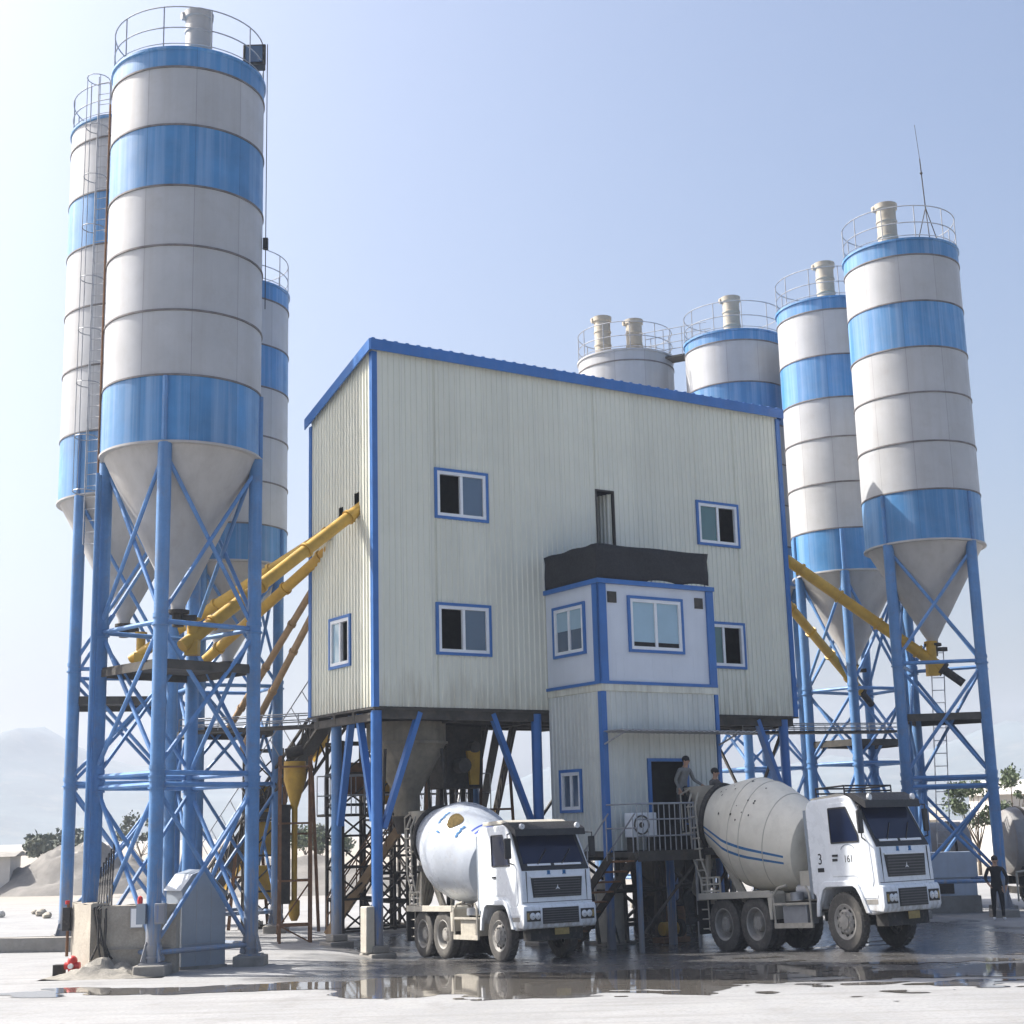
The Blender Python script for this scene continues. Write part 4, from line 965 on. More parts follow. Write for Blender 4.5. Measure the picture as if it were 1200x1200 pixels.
def truck(label, loc, rz, pitch, scale, kind):
    T = thing('mixer_truck', label, 'truck', loc, 0, 'concrete mixer trucks in the yard')
    T.rotation_euler = (0, -pitch, rz); T.scale = scale
    old = kind == 'old'
    HW = .95; r = .55
    # --- chassis
    m = MB()
    for y in (-.38,.38): m.box(-5.5,1.0,y-.05,y+.05,.72,.95)
    for x in (-4.9,-3.5,-2.2,-1.0,.6): m.box(x-.05,x+.05,-.33,.33,.76,.92)
    m.build('chassis', M['frame_dark'], T)
    for x in (0,-2.95,-4.10):
        MB().tube((x,-.8,.55),(x,.8,.55),.1,n=10).build('axle', M['frame_dark'], T)
        for s_ in (-1,1):
            if x == 0: wheel(T, x, s_*.80, r, .27, s_)
            else: wheel(T, x, s_*.80, r*.985, .25, s_, True)
    # --- cab shell with wheel arch
    arch = [(.70,.80),(.60,1.02),(.50,1.16),(.40,1.21),(-.42,1.21),(-.52,1.16),(-.66,.90)]
    prof = [(-.9,1.10),(-.9,2.70),(-.84,2.84),(-.7,2.90),(.42,2.93),(.55,2.90),(1.10,2.0),(1.16,1.9),(1.19,1.25),(1.19,.72),(.80,.66)] + arch + [(-.72,.80),(-.80,.78),(-.82,1.05)]
    c = MB(); c.prism(prof, -HW, HW); cab = c.build('cab', M['cab'], T, bevel=.04)
    # flared wheel arch lip
    for s_ in (-1,1):
        a = MB()
        outer = [(.86,.70),(.80,.82),(.68,1.06),(.56,1.24),(.42,1.32),(-.46,1.32),(-.60,1.24),(-.76,.92),(-.80,.66)]; inner = [(-.70,.66),(-.66,.90),(-.52,1.16),(-.42,1.21),(.40,1.21),(.50,1.16),(.60,1.02),(.70,.80),(.74,.70)]
        a.prism(outer+inner, s_*(HW-.02), s_*(HW+.06)); a.build('wheel_arch', M['cab'], cab, bevel=.015)
    # doors and side glass
    for s_ in (-1,1):
        y0, y1 = s_*HW, s_*(HW+.012)
        dpoly = [(-.22,1.42),(-.22,2.80),(.44,2.80),(1.00,1.98),(1.04,1.30),(.92,1.02),(.80,1.08),(.62,1.34),(.46,1.40),(-.20,1.40)]
        dp = MB(); dp.prism(dpoly, y0-s_*.03, y1); dr = dp.build('door', M['cab'], T, bevel=.01)
        g = MB(); g.prism([(-.14,2.04),(-.14,2.70),(.40,2.70),(.70,2.16),(.70,2.04)], y1-s_*.02, y1+s_*.004); g.build('side_window', M['windscreen'], dr)
        fr = MB()
        for p_, q_ in (((-.14,2.04),(-.14,2.70)),((-.14,2.70),(.40,2.70)),((.40,2.70),(.70,2.16)),((.70,2.16),(.70,2.04)),((.70,2.04),(-.14,2.04))): fr.beam((p_[0],y1+s_*.006,p_[1]),(q_[0],y1+s_*.006,q_[1]),.02,.03)
        fr.build('window_seal', M['black'], dr)
        MB().box(-.14,.02,min(y1,y1+s_*.025),max(y1,y1+s_*.025),1.78,1.82).build('door_handle', M['black'], dr)
        st = MB(); st.box(.66,1.12,min(s_*(HW-.05),s_*(HW+.03)),max(s_*(HW-.05),s_*(HW+.03)),.98,1.03); st.box(.66,1.1,min(s_*(HW-.05),s_*(HW+.025)),max(s_*(HW-.05),s_*(HW+.025)),.86,.95,1); st.build('step', [M['winframe'],M['rim']], T)
    MB().box(-1.0,-.905,-HW+.03,HW-.03,1.0,2.72).build('cab_rear_panel', M['shed'], T)
    # windscreen plane
    p0 = Vector((1.105,0,2.005)); p1 = Vector((.56,0,2.90)); tv = (p1-p0); L = tv.length; tv.normalize(); nv_ = Vector((-tv.z,0,tv.x)); nv_ = nv_ if nv_.x > 0 else -nv_
    def plate(mb, s0, s1, t0, t1, o0, o1, taper=0., mi=0):
        vs = []
        for o_ in (o0,o1):
            for s_, t_ in ((s0,t0),(s1,t0),(s1-taper,t1),(s0+taper,t1)):
                v = p0+tv*t_+nv_*o_; vs.append((v.x,s_,v.z))
        mb.add(vs, [(0,1,2,3),(7,6,5,4),(0,4,5,1),(1,5,6,2),(2,6,7,3),(3,7,4,0)], mi)
    g = MB(); plate(g, -.90,.90,-.10,L-.02,-.01,.012,.05); ws = g.build('windscreen_surround', M['black'], T)
    g = MB(); plate(g, -.81,.81,.06,L-.12,.0121,.018,.05); g.build('windscreen', M['windscreen'], ws)
    g = MB(); plate(g, -.72,-.1,.0,.045,.016,.03); plate(g, .0,.72,.0,.045,.016,.03); g.build('windscreen_trim', M['winframe'], ws)
    g = MB()
    for s0 in (-.45,.2): 
        a_ = p0+tv*.03+nv_*.03; b_ = p0+tv*.40+nv_*.03; g.beam((a_.x,s0,a_.z),(b_.x,s0+.35,b_.z),.02)
    g.build('wiper', M['black'], ws)
    v = MB(); v.prism([(.36,2.95),(.60,2.97),(1.00,2.80),(1.02,2.66),(.97,2.66),(.60,2.86)], -.945, .945); v.build('sun_visor', M['black'], T)
    for y in (-.75,.75): MB().lathe([(.05,0),(.07,.03),(.06,.08),(.01,.08)],14,(.93,y,2.86),axis=(1,0,.0)).build('marker_lamp', M['lamp'], T)
    # front: grille, bumper, lamps, plate
    g = MB(); g.prism([(-.68,1.76),(.68,1.76),(.64,1.35),(-.64,1.35)], 1.17, 1.20, plane='yz'); gr = g.build('grille', M['black'], T)
    g = MB()
    for k in range(7): g.box(1.20,1.218,-.62,.62,1.372+.055*k,1.392+.055*k)
    g.build('slat', M['dkslat'], gr)
    g = MB(); g.prism([(-.71,1.79),(.71,1.79),(.68,1.76),(-.68,1.76)],1.17,1.212,plane='yz'); g.build('grille_bar', M['winframe'], gr)
    g = MB()
    for k in range(3):
        q = R(90+120*k); c_ = (1.222,0,1.555); g.add([(1.225,.075*math.cos(q),1.545+.075*math.sin(q)),(1.215,.02*math.cos(q+1.05),1.545+.02*math.sin(q+1.05)),(1.225,0,1.545),(1.215,.02*math.cos(q-1.05),1.545+.02*math.sin(q-1.05))],[(0,1,2,3)])
    g.build('emblem', M['winframe'], gr)
    b = MB(); b.prism([(.62,1.17),(1.26,1.20),(1.30,1.12),(1.30,.80),(1.24,.70),(.70,.74)], -HW-.02, HW+.02); bu = b.build('bumper', M['cab'], T, bevel=.03)
    b = MB(); b.box(1.29,1.318,-.48,.48,.80,1.13); b.build('bumper_grille', M['black'], bu)
    b = MB()
    for k in range(6): b.box(1.318,1.33,-.46,.46,.83+.05*k,.845+.05*k)
    b.build('bumper_slat', M['dkslat'], bu)
    for s_ in (-1,1):
        MB().box(1.29,1.312,min(s_*.54,s_*.90),max(s_*.54,s_*.90),.86,1.08).build('lamp_housing', M['frame_dark'], bu)
        for y in (.62,.76): MB().lathe([(.068,0),(.074,.02),(.05,.035),(.01,.04)],18,(1.312,s_*y,.97),axis=(1,0,0)).build('headlight', M['lamp'], bu)
        MB().box(1.31,1.325,min(s_*.84,s_*.89),max(s_*.84,s_*.89),.90,1.04).build('indicator', M['plate'], bu)
    MB().box(1.20,1.215,-.12,.26,.56,.70).build('licence_plate', M['plate'], bu)
    MB().box(.75,1.1,-.7,.7,.45,.70).build('front_axle_guard', M['frame_dark'], T)
    sm_ = MB(); sm_.box(1.165,1.192,-.93,.93,1.245,1.258); sm_.build('panel_gap', M['frame_dark'], T)
    for y in (-.80,.80): MB().box(1.168,1.191,y-.006,y+.006,1.26,1.90).build('panel_gap', M['frame_dark'], T)
    # mirrors
    for s_ in (-1,1):
        mr = MB(); mr.pipe([(.72,s_*HW,2.72),(.98,s_*(HW+.20),2.70),(.98,s_*(HW+.20),2.10),(.9,s_*HW,2.05)], .014, 6); mo = mr.build('mirror_arm', M['black'], T)
        MB().box(.93,1.0,min(s_*(HW+.11),s_*(HW+.27)),max(s_*(HW+.11),s_*(HW+.27)),2.18,2.62).build('mirror', M['black'], mo, bevel=.02)
    # roof details
    if old:
        f = MB(); f.prism([(-.75,2.93),(.1,2.98),(.38,2.95),(.38,2.92),(-.75,2.90)], -.9, .9); f.build('roof_fairing', M['cream'], T)
        k_ = MB()
        for z in (3.02,3.12): k_.tube((.3,-.82,z),(.3,.82,z),.02,n=6); k_.tube((-.6,-.82,z),(-.6,.82,z),.02,n=6)
        for y in (-.82,.82): k_.tube((-.6,y,3.12),(.3,y,3.12),.02,n=6); [k_.tube((x,y,2.9),(x,y,3.12),.018,n=5) for x in (-.6,.3)]
        k_.build('roof_rack', M['black'], T)
        f3 = lambda x,y,z: (-.56+x, -HW-.004-z, 1.74+y)
        text_mesh(T, '3', .30, f3, M['black'], 'number')
        MB().box(-.66,-.46,-HW-.006,-HW,1.50,1.58).build('number_block', M['black'], T)
        MB().box(-.16,.0,-HW-.018,-HW-.012,1.69,1.74).build('door_mark', M['black'], T)
        text_mesh(T, '161', .19, lambda x,y,z: (.34+x, -HW-.015-z, 1.72+y), M['frame_dark'], 'number')
        ar = MB(); ar.pipe([(.34+.22*math.cos(R(q)),-HW-.016,1.86+.14*math.sin(R(q))) for q in range(20,161,14)],.008,5); ar.build('door_emblem', M['shed'], T)
    else:
        f = MB(); f.prism([(-.8,2.94),(-.75,3.02),(.2,3.03),(.4,2.95)], -.85, .85); f.build('roof_fairing', M['cream'], T, bevel=.02)
        text_mesh(T, '2', .10, lambda x,y,z: (1.19+z+.002, -.28+x, 1.84+y), M['trim'], 'number') if False else None
    for y in (-.2,.22):
        e = MB(); e.box(1.15,1.18,y-.035,y+.035,1.83,1.91); e.box(1.15,1.181,y-.05,y+.05,1.825,1.84); e.build('badge', M['drum_stripe'], T)
    # --- deck, mudguards, side gear
    k_ = MB()
    for s_ in (-1,1):
        y0, y1 = sorted((s_*.50, s_*.97))
        k_.box(-4.85,-2.30,y0,y1,1.14,1.18); k_.box(-4.9,-2.30,*(sorted((s_*.955,s_*.985))),1.06,1.20)
        k_.prism([(-2.30,1.18),(-2.25,1.12),(-2.30,.62),(-2.38,.62),(-2.42,1.12)], y0, y1)
    k_.build('mudguard', M['cream'], T, bevel=.01)
    MB().box(-5.45,-1.0,-.48,.48,.96,1.12).build('subframe', M['frame_cream'], T)
    for s_ in (-1,1):
        y0, y1 = sorted((s_*.52, s_*.90))
        bx = MB(); bx.box(-2.0,-1.20,y0,y1,.52,.92); bx.build('tool_box', M['steel'] if old else M['frame_cream'], T, bevel=.02)
        gd = MB(); yy = s_*.95
        gd.pipe([(-2.22,yy,.48),(-2.22,yy,1.10),(-2.05,yy,1.24),(-1.75,yy,1.28)], .028, 8); gd.pipe([(-1.02,yy,.48),(-1.02,yy,1.12),(-1.12,yy,1.25)], .028, 8)
        gd.beam((-2.25,yy,.50),(-.98,yy,.50),.05,.10); gd.beam((-2.25,yy,.92),(-1.0,yy,.92),.03,.05); gd.build('side_guard', M['frame_cream'], T)
        ba = MB(); by = s_*.93
        for z in (1.22,1.36,1.50): ba.box(-4.80,-4.10,by-.015,by+.015,z,z+.035)
        for x in (-4.80,-4.57,-4.34,-4.12): ba.box(x,x+.035,by-.018,by+.018,1.18,1.535)
        ba.build('deck_guard', M['cream'], T)
    MB().tube((-1.65,-.72,.98),(-1.65,-.72,1.14),.16,n=14).build('air_tank', M['steel'], T)
    tk_ = MB(); tk_.tube((-1.75,-.5,1.14),(-1.25,-.5,1.14),.15,n=14); tk_.build('air_tank', M['steel'], T)
    # --- drum
    F = Vector((-1.55,0,1.93 if old else 1.98)); E = Vector((-5.0,0,2.80 if old else 2.88)); ax = (E-F).normalized(); LD = (E-F).length
    dprof = [(0,.01),(.62,0),(.80,.10),(.87,.28),(1.02,.85),(1.13,1.30),(1.16,1.55),(1.16,1.95),(1.12,2.2),(.72,LD-.22),(.60,LD),(.46,LD),(.44,LD-.6)]
    def mf(j, i):
        ang = i*360/120
        if old: return 1 if (3 <= j <= 8 and (ang in (249,252,255) or ang in (240,243) )) else 0
        return 1 if j == 3 else 0
    # angle 0 = up, so 270 is the right hand side
    if old:
        stripe = {(j,i) for j in range(3,9) for i in (82,83,86,87)}
    else:
        stripe = set()
    d_ = MB()
    fine = []
    for (ra,ha),(rb,hb) in zip(dprof, dprof[1:]):
        fine.append((ra,ha))
        if not old and ha == .28:
            for hh in (.40,.46,.54,.60): fine.append((ra+(rb-ra)*(hh-ha)/(hb-ha), hh))
    fine.append(dprof[-1])
    hts = [h for _, h in fine]
    def mfn(j, i):
        if old: return 1 if (hts[j] > .25 and hts[j+1] <= LD-.2 and i in (83,86)) else 0
        return 1 if (i >= 108 and (abs(hts[j]-.40) < .01 or abs(hts[j]-.54) < .01)) else 0
    d_.lathe(fine, 120, F, axis=ax, ref=(0,0,1), mf=mfn)
    dm = M['drum_cream'] if old else M['drum_white']
    dr = d_.build('drum', [dm, M['drum_stripe'] if old else M['drum_blue']], T)
    rg = MB(); rg.lathe([(.70,LD-.30),(.80,LD-.28),(.80,LD-.14),(.66,LD-.12)], 60, F, axis=ax); rg.build('drum_ring', M['frame_dark'], dr)
    if old:
        wl = MB()
        for h_, rr in ((.85,1.02),(1.55,1.16),(1.95,1.16)): wl.lathe([(rr-.01,h_-.02),(rr+.012,h_),(rr-.01,h_+.02)], 90, F, axis=ax)
        wl.build('weld_seam', M['cream'], dr)
    a_ = Vector((0,0,1)); a_ = (a_-ax*a_.dot(ax)).normalized(); b_ = ax.cross(a_)
    def rad(h):
        for (ra,ha),(rb,hb) in zip(dprof[1:], dprof[2:]):
            if ha <= h <= hb: return ra+(rb-ra)*(h-ha)/(hb-ha)
        return .9
    def dpt(h, deg, off=.006):
        q = R(deg); rr = rad(h)+off; v = F+ax*h+a_*rr*math.cos(q)+b_*rr*math.sin(q); return v
    def patch(mb, h, deg, sz, n=9, mi=0, el=1., lob=.2):
        c_ = dpt(h, deg, .022); vs = [c_]
        for k in range(n):
            q = 2*math.pi*k/n; rr = sz*(1+lob*math.sin(3*q)); vs.append(dpt(h+rr*math.cos(q)*el, deg+math.degrees(rr*math.sin(q)/rad(h)), .012))
        mb.add(vs, [(0,k+1,(k+1)%n+1) for k in range(n)], mi)
    random.seed(11 if old else 4)
    if old:
        sp_ = MB()
        for k in range(16): patch(sp_, random.uniform(1.5,2.9) if k > 3 else 1.35, random.uniform(285,340), random.uniform(.012,.035), 7)
        sp_.build('rust_spot', M['dkrust'], dr)
    else:
        em = MB(); patch(em, 1.25, 322, .23, 18, lob=.10); em.build('emblem', M['brown'], dr)
        em = MB()
        for h0_, d0_ in ((.84,306),(1.68,310)):
            em = MB()
            for k in range(5): patch(em, h0_+.02*(k%2), d0_+k*3.9, .052, 5)
            em.build('lettering', M['drum_stripe'], dr)
        em = MB(); patch(em, 1.50, 299, .03, 6, el=3.2); em.build('emblem_tail', M['drum_stripe'], dr)
    # --- drum supports
    m = MB(); m.prism([(-1.80,1.12),(-1.22,1.12),(-1.30,1.75),(-1.40,2.05),(-1.60,2.05),(-1.70,1.75)], -.28, .28)
    m.box(-1.50,-1.25,-.34,.34,1.7,2.15); m.build('front_pedestal', M['frame_cream'], T, bevel=.02)
    m = MB(); m.tube(F-ax*.32, F+ax*.02, .30, n=20); m.box(-1.62,-1.30,-.60,-.28,1.2,1.55); m.build('gearbox', M['cream'], T)
    for s_ in (-1,1):
        m = MB(); m.beam((-3.75,s_*.46,1.12),(-4.65,s_*.50,2.35),.22,.07,up=(0,1,0)); m.beam((-5.1,s_*.46,1.12),(-4.85,s_*.50,2.45),.12,.07,up=(0,1,0)); m.build('rear_pedestal', M['frame_cream'], T)
    m = MB(); m.box(-4.95,-4.55,-.62,.62,2.0,2.15); m.build('roller_beam', M['frame_dark'], T)
    # --- hopper, chute, ladder at the back
    m = MB(); m.lathe([(.62,.75),(.60,.70),(.30,.05),(.28,0)], 22, (-5.3,0,2.74)); m.build('feed_funnel', M['frame_cream'], T)
    m = MB()
    for s_ in (-1,1): m.beam((-5.4,s_*.5,1.1),(-5.4,s_*.55,3.5),.08); m.beam((-5.4,s_*.5,2.5),(-4.9,s_*.5,2.4),.07)
    m.beam((-5.4,-.55,3.3),(-5.4,.55,3.3),.07); m.beam((-5.4,-.5,2.0),(-5.4,.5,2.0),.07); m.build('rear_frame', M['frame_dark'], T)
    m = MB()
    for k in range(8):
        q0, q1 = R(200+k*17.5), R(200+(k+1)*17.5)
        pA, pB = Vector((-5.3,0,2.55)), Vector((-5.95,0,1.35)); 
        v = [pA+Vector((.05*0,.36*math.cos(q0),.30*math.sin(q0))), pA+Vector((0,.36*math.cos(q1),.30*math.sin(q1))), pB+Vector((0,.28*math.cos(q1),.24*math.sin(q1))), pB+Vector((0,.28*math.cos(q0),.24*math.sin(q0)))]
        m.add(v, [(0,1,2,3)])
    co_ = m.build('discharge_chute', M['frame_cream'], T); so2 = co_.modifiers.new('thick','SOLIDIFY'); so2.thickness = .02
    l = MB(); y = -.82
    for x in (-5.02,-4.72): l.pipe([(x,y,.42),(x,y,1.10)], .022, 6)
    for k in range(4): l.tube((-5.02,y,.46+.2*k),(-4.72,y,.46+.2*k),.016,n=5)
    l.build('lower_ladder', M['cream'], T)
    l = MB()
    for x in (-5.25,-4.97): l.pipe([(x+.4,y,1.35),(x+.1,y,1.95),(x,y+.05,3.05),(x,y+.2,3.35)], .026, 6)
    for k in range(8): f_ = k/7; xx = .3*(1-f_); l.tube((-5.25+xx,y,1.45+1.6*f_),(-4.97+xx,y,1.45+1.6*f_),.018,n=5)
    l.build('ladder', M['frame_cream'], T)
    m = MB(); m.pipe([(-5.7,-.6,2.55),(-5.7,-.6,3.35),(-5.3,-.6,3.45)], .022, 6); m.pipe([(-5.7,.6,2.55),(-5.7,.6,3.35),(-5.3,.6,3.45)], .022, 6); m.box(-5.75,-5.2,-.6,.6,2.48,2.52); m.build('rear_platform', M['frame_cream'], T)
    MB().box(-5.1,-5.0,-.9,.9,.62,.76).build('rear_bumper', M['frame_dark'], T)
    for s_ in (-1,1): MB().box(-5.0,-4.97,min(s_*.5,s_*.95),max(s_*.5,s_*.95),.35,1.05).build('mud_flap', M['black'], T)
    return T
truck('white cab mixer truck with a glossy pale drum bearing a brown emblem, on the left', (.24,34.15,-.03), R(-60.5), R(1.8), (.94,.94,1.0), 'new')
truck('white cab mixer truck marked 3 with a dirty cream drum and blue stripes', (7.82,34.3,0.0), R(-54.5), R(2.8), (.95,.95,1.14), 'old')

# ------------------------------------------------------------------ people
def person(label, loc, rz, J, top, bottom, shoes='white', s=1.0):
    """J: joint positions in metres (x right, y forward -> facing -y), body grown over the skeleton as one skin"""
    T = thing('person', label, 'person', loc, rz); T.scale = (s,s,s)
    vs = []; es = []; rad = []; idx = {}
    def add(n, p, r): idx[n] = len(vs); vs.append(p); rad.append(r)
    for n, (p, r) in J.items(): add(n, p, r)
    def ch(*ns):
        for a_, b_ in zip(ns, ns[1:]): es.append((idx[a_], idx[b_]))
    ch('pelvis','waist','chest','neckb','neck','head','crown'); 
    for q in 'LR':
        ch('chest','sh'+q,'el'+q,'wr'+q,'palm'+q); ch('pelvis','hip'+q,'kn'+q,'an'+q,'toe'+q)
        w = Vector(J['palm'+q][0]); f0 = (w-Vector(J['wr'+q][0])).normalized(); sd = Vector((0,1,0)).cross(f0).normalized(); sg = 1 if q == 'L' else -1
        for k, (off, ln) in enumerate(((-.028,.062),(-.010,.072),(.009,.067),(.027,.052))):
            b0 = w+Vector((0,off,0))+f0*.03; m_ = b0+f0*ln*.6+sd*.006*sg; e_ = m_+f0*ln*.35+sd*.022*sg
            for t_, pp in (('a',b0),('b',m_),('c',e_)): add(f'f{q}{k}{t_}', tuple(pp), .0095)
            ch('palm'+q, f'f{q}{k}a', f'f{q}{k}b', f'f{q}{k}c')
        b0 = w+Vector((0,-.035,0))-f0*.01; e_ = b0+Vector((0,-.03,0))+f0*.04
        add(f'f{q}ta', tuple(b0), .011); add(f'f{q}tb', tuple(e_), .0095); ch('palm'+q, f'f{q}ta', f'f{q}tb')
    me = bpy.data.meshes.new('body'); me.from_pydata(vs, es, [])
    o = bpy.data.objects.new('body', me); COL.objects.link(o)
    md = o.modifiers.new('skin','SKIN'); md.use_smooth_shade = True
    for i, v in enumerate(me.skin_vertices[0].data):
        r_ = rad[i]; v.radius = r_ if isinstance(r_, tuple) else (r_, r_); v.use_root = (i == 0)
    sb = o.modifiers.new('sub','SUBSURF'); sb.levels = 2; sb.render_levels = 2
    dg = bpy.context.evaluated_depsgraph_get(); dg.update()
    nm = bpy.data.meshes.new_from_object(o.evaluated_get(dg)); bpy.data.objects.remove(o)
    nm.name = 'body'; nm.materials.clear()
    for m_ in (M['skin'], M[top], M[bottom], M[shoes]): nm.materials.append(m_)
    zw = J['pelvis'][0][2]+.04
    neck = Vector(J['neck'][0]); 
    for p_ in nm.polygons:
        c_ = p_.center; mi = 1
        if (c_-Vector(J['head'][0])).length < .17 or c_.z > neck.z-.01: mi = 0
        elif c_.z < zw and all((c_-Vector(J[k+q][0])).length > .16 for k in ('wr','el') for q in 'LR'): mi = 2
        if c_.z < .085: mi = 3
        for q in 'LR':
            if (c_-Vector(J['palm'+q][0])).length < .115: mi = 0
        p_.material_index = mi; p_.use_smooth = True
    bo = bpy.data.objects.new('body', nm); COL.objects.link(bo); bo.parent = T
    hd = Vector(J['head'][0]); up = (Vector(J['crown'][0])-hd).normalized()
    h = MB()
    for j in range(7):
        pass
    h.ball(hd+up*.055+Vector((0,.018,0)), .105, 18, sc=(.86,1.02,.88)); h.build('hair', M['hair'], T)
    f = MB(); f.ball(hd+Vector((0,-.098,-.005)), .018, 8, sc=(.8,1,1.4)); f.build('nose', M['skin'], bo)
    f = MB(); f.ball(hd+Vector((-.033,-.085,.02)), .012, 8); f.ball(hd+Vector((.033,-.085,.02)), .012, 8); f.build('eyes', M['black'], bo)
    f = MB(); f.ball(hd+Vector((-.088,0,0)), .026, 8, sc=(.5,.8,1.2)); f.ball(hd+Vector((.088,0,0)), .026, 8, sc=(.5,.8,1.2)); f.build('ears', M['skin'], bo)
    f = MB(); f.ball(hd+Vector((0,-.088,-.052)), .022, 8, sc=(1,.4,.3)); f.build('mouth', M['rust'], bo)
    return T
def stand(lean=0., elL=(.27,.0,1.12), wrL=(.27,-.06,.86), elR=(-.27,.0,1.12), wrR=(-.27,-.06,.86), footL=(.12,-.02), footR=(-.12,.03)):
    def ext(a, b, l=.085):
        a, b = Vector(a), Vector(b); return tuple(b+(b-a).normalized()*l)
    J = {'pelvis': ((0,0,.93),(.15,.105)),'waist': ((0,-lean*.3,1.10),(.135,.095)),'chest': ((0,-lean*.7,1.30),(.165,.11)),'neckb': ((0,-lean,1.45),(.075,.07)),'neck': ((0,-lean*1.1-.01,1.51),(.055,.055)),
         'head': ((0,-lean*1.2-.02,1.60),(.082,.095)),'crown': ((0,-lean*1.2-.012,1.69),(.06,.07))}
    for q, sg, el, wr, ft in (('L',1,elL,wrL,footL),('R',-1,elR,wrR,footR)):
        J['sh'+q] = ((sg*.185,-lean*.85,1.40),.062); J['el'+q] = (el,.047); J['wr'+q] = (wr,.034); J['palm'+q] = (ext(el,wr),(.042,.022))
        J['hip'+q] = ((sg*.095,0,.86),.098); J['kn'+q] = ((ft[0]*.95,ft[1]*.5-.02,.48),.066); J['an'+q] = ((ft[0],ft[1]+.03,.10),.045); J['toe'+q] = ((ft[0]*1.15,ft[1]-.13,.04),(.045,.035))
    return J
# standing by the right silo leg, left hand by the pocket, right arm bent
person('man in black clothes and white shoes standing by the right silo leg', (13.14,42.4,0), R(-12), stand(0,(.30,.03,1.14),(.25,-.05,.90),(-.29,.02,1.13),(-.22,-.16,.98)), 'cl_black', 'cl_black')
x_, y_, z_ = bw(7.42,-OUT-.36,2.80)
person('man in a pale shirt leaning out in front of the blue door', (x_,y_,z_), AL+R(10), stand(.16,(.32,-.16,1.13),(.42,-.36,.98),(-.27,-.04,1.12),(-.22,-.12,.9)), 'cl_grey', 'cl_dark', 'black')
MB().box(7.7,8.55,-OUT-1.30,-OUT-.63,2.172,2.47).build('step_block', M['dark'], AP)
x_, y_, z_ = bw(8.0,-PO+.40,2.475)
person('man in a dark jacket standing on the platform behind the right drum', (x_,y_,z_), AL+R(20), stand(.05,(.28,-.1,1.12),(.2,-.3,1.05),(-.28,-.1,1.12),(-.2,-.3,1.05)), 'cl_tan', 'cl_dark', 'black')

# ------------------------------------------------------------------ right edge
WB = thing('low_wall', 'bluish white low wall with a vent grille behind the right truck', 'wall', (0,0,0))
w = MB(); w.box(10.2,13.72,45.95,46.5,1.02,1.78); w.build('upper_course', M['bluewhite'], WB, bevel=.02)
w = MB(); w.box(10.2,13.68,46.02,46.5,.50,1.016); w.build('middle_course', M['bluewhite'], WB)
w = MB(); w.box(10.2,13.75,45.9,46.5,-.1,.496); w.build('plinth', M['footing'], WB, bevel=.02)
v = MB(); v.frame(12.18,12.98,.56,.96,.03,45.99,46.018); v.box(12.21,12.95,46.0,46.018,.59,.93)
for k in range(6): v.box(12.21,12.95,45.985,46.0,.61+k*.055,.63+k*.055)
v.build('vent_grille', M['under'], WB)
RT = thing('storage_tank', 'grimy horizontal steel tank lying behind the low white wall', 'tank', (13.0,49.5,0))
t = MB(); t.lathe([(.01,-3.1),(.5,-3.05),(.82,-2.9),(.9,-2.75),(.9,1.3),(.82,1.45),(.5,1.55),(.01,1.6)],40,(0,0,1.75),axis=(1,0,0)); t.build('shell', M['tankgrey'], RT)
t = MB()
for x in (-2.2,-.6,.9): t.lathe([(.905,x-.04),(.93,x-.03),(.93,x+.03),(.905,x+.04)],40,(0,0,1.75),axis=(1,0,0))
t.build('band', M['dkrust'], RT)
for x in (-2,.7): MB().box(x-.15,x+.15,-.7,.7,0,1.2).build('saddle', M['footing'], RT)
ld = thing('hanging_ladder', 'pale thin ladder hanging between the right silo legs', 'ladder', (13.4,47.9,0))
l = MB()
for x in (-.2,.2): l.tube((x-.12,0,1.4),(x+.22,0,8.2),.018,n=6)
for k in range(17): z = 1.6+.4*k; l.tube((-.32+.05*(z-1.4),0,z),(.08+.05*(z-1.4),0,z),.015,n=5)
l.build('rails_and_rungs', M['steel'], ld)

TR = thing('cement_tanker', 'dark cement tanker trailer parked at the right edge behind the man', 'tanker', (15.6,46.8,0), R(4))
t = MB(); t.lathe([(.01,-.98),(.55,-.93),(.95,-.72),(1.04,-.5),(1.04,5.2),(.9,5.5),(.01,5.7)],44,(0,0,2.02),axis=(1,0,0)); t.build('barrel', M['tankgrey'], TR)
t = MB()
for x in (-.3,1.4,3.2): t.lathe([(1.045,x-.05),(1.07,x-.04),(1.07,x+.04),(1.045,x+.05)],44,(0,0,2.02),axis=(1,0,0))
t.build('band', M['dkrust'], TR)
t = MB(); t.box(-.6,5.5,-.45,-.3,.75,1.0); t.box(-.6,5.5,.3,.45,.75,1.0); t.box(-.7,-.6,-.9,.9,.5,.7); t.build('chassis', M['frame_dark'], TR)
t = MB(); t.tube((-.1,-.55,1.0),(.75,-.55,1.0),.24,n=16); t.build('blower_tank', M['tankgrey'], TR)
for x in (.45,1.65,4.4):
    for s_ in (-1,1): wheel(TR, x, s_*.85, .5, .27, s_, True)
t = MB(); t.pipe([(-.55,-.7,1.25),(-.2,-1.15,1.0),(.05,-1.25,.6),(.35,-1.2,.25),(.9,-1.3,.08)], .06, 8); t.build('hose', M['black'], TR)
t = MB(); t.pipe([(-.85,-.95,.3),(-.85,-.95,1.15),(-.3,-.9,1.2)], .03, 6); t.build('guard', M['cream'], TR)

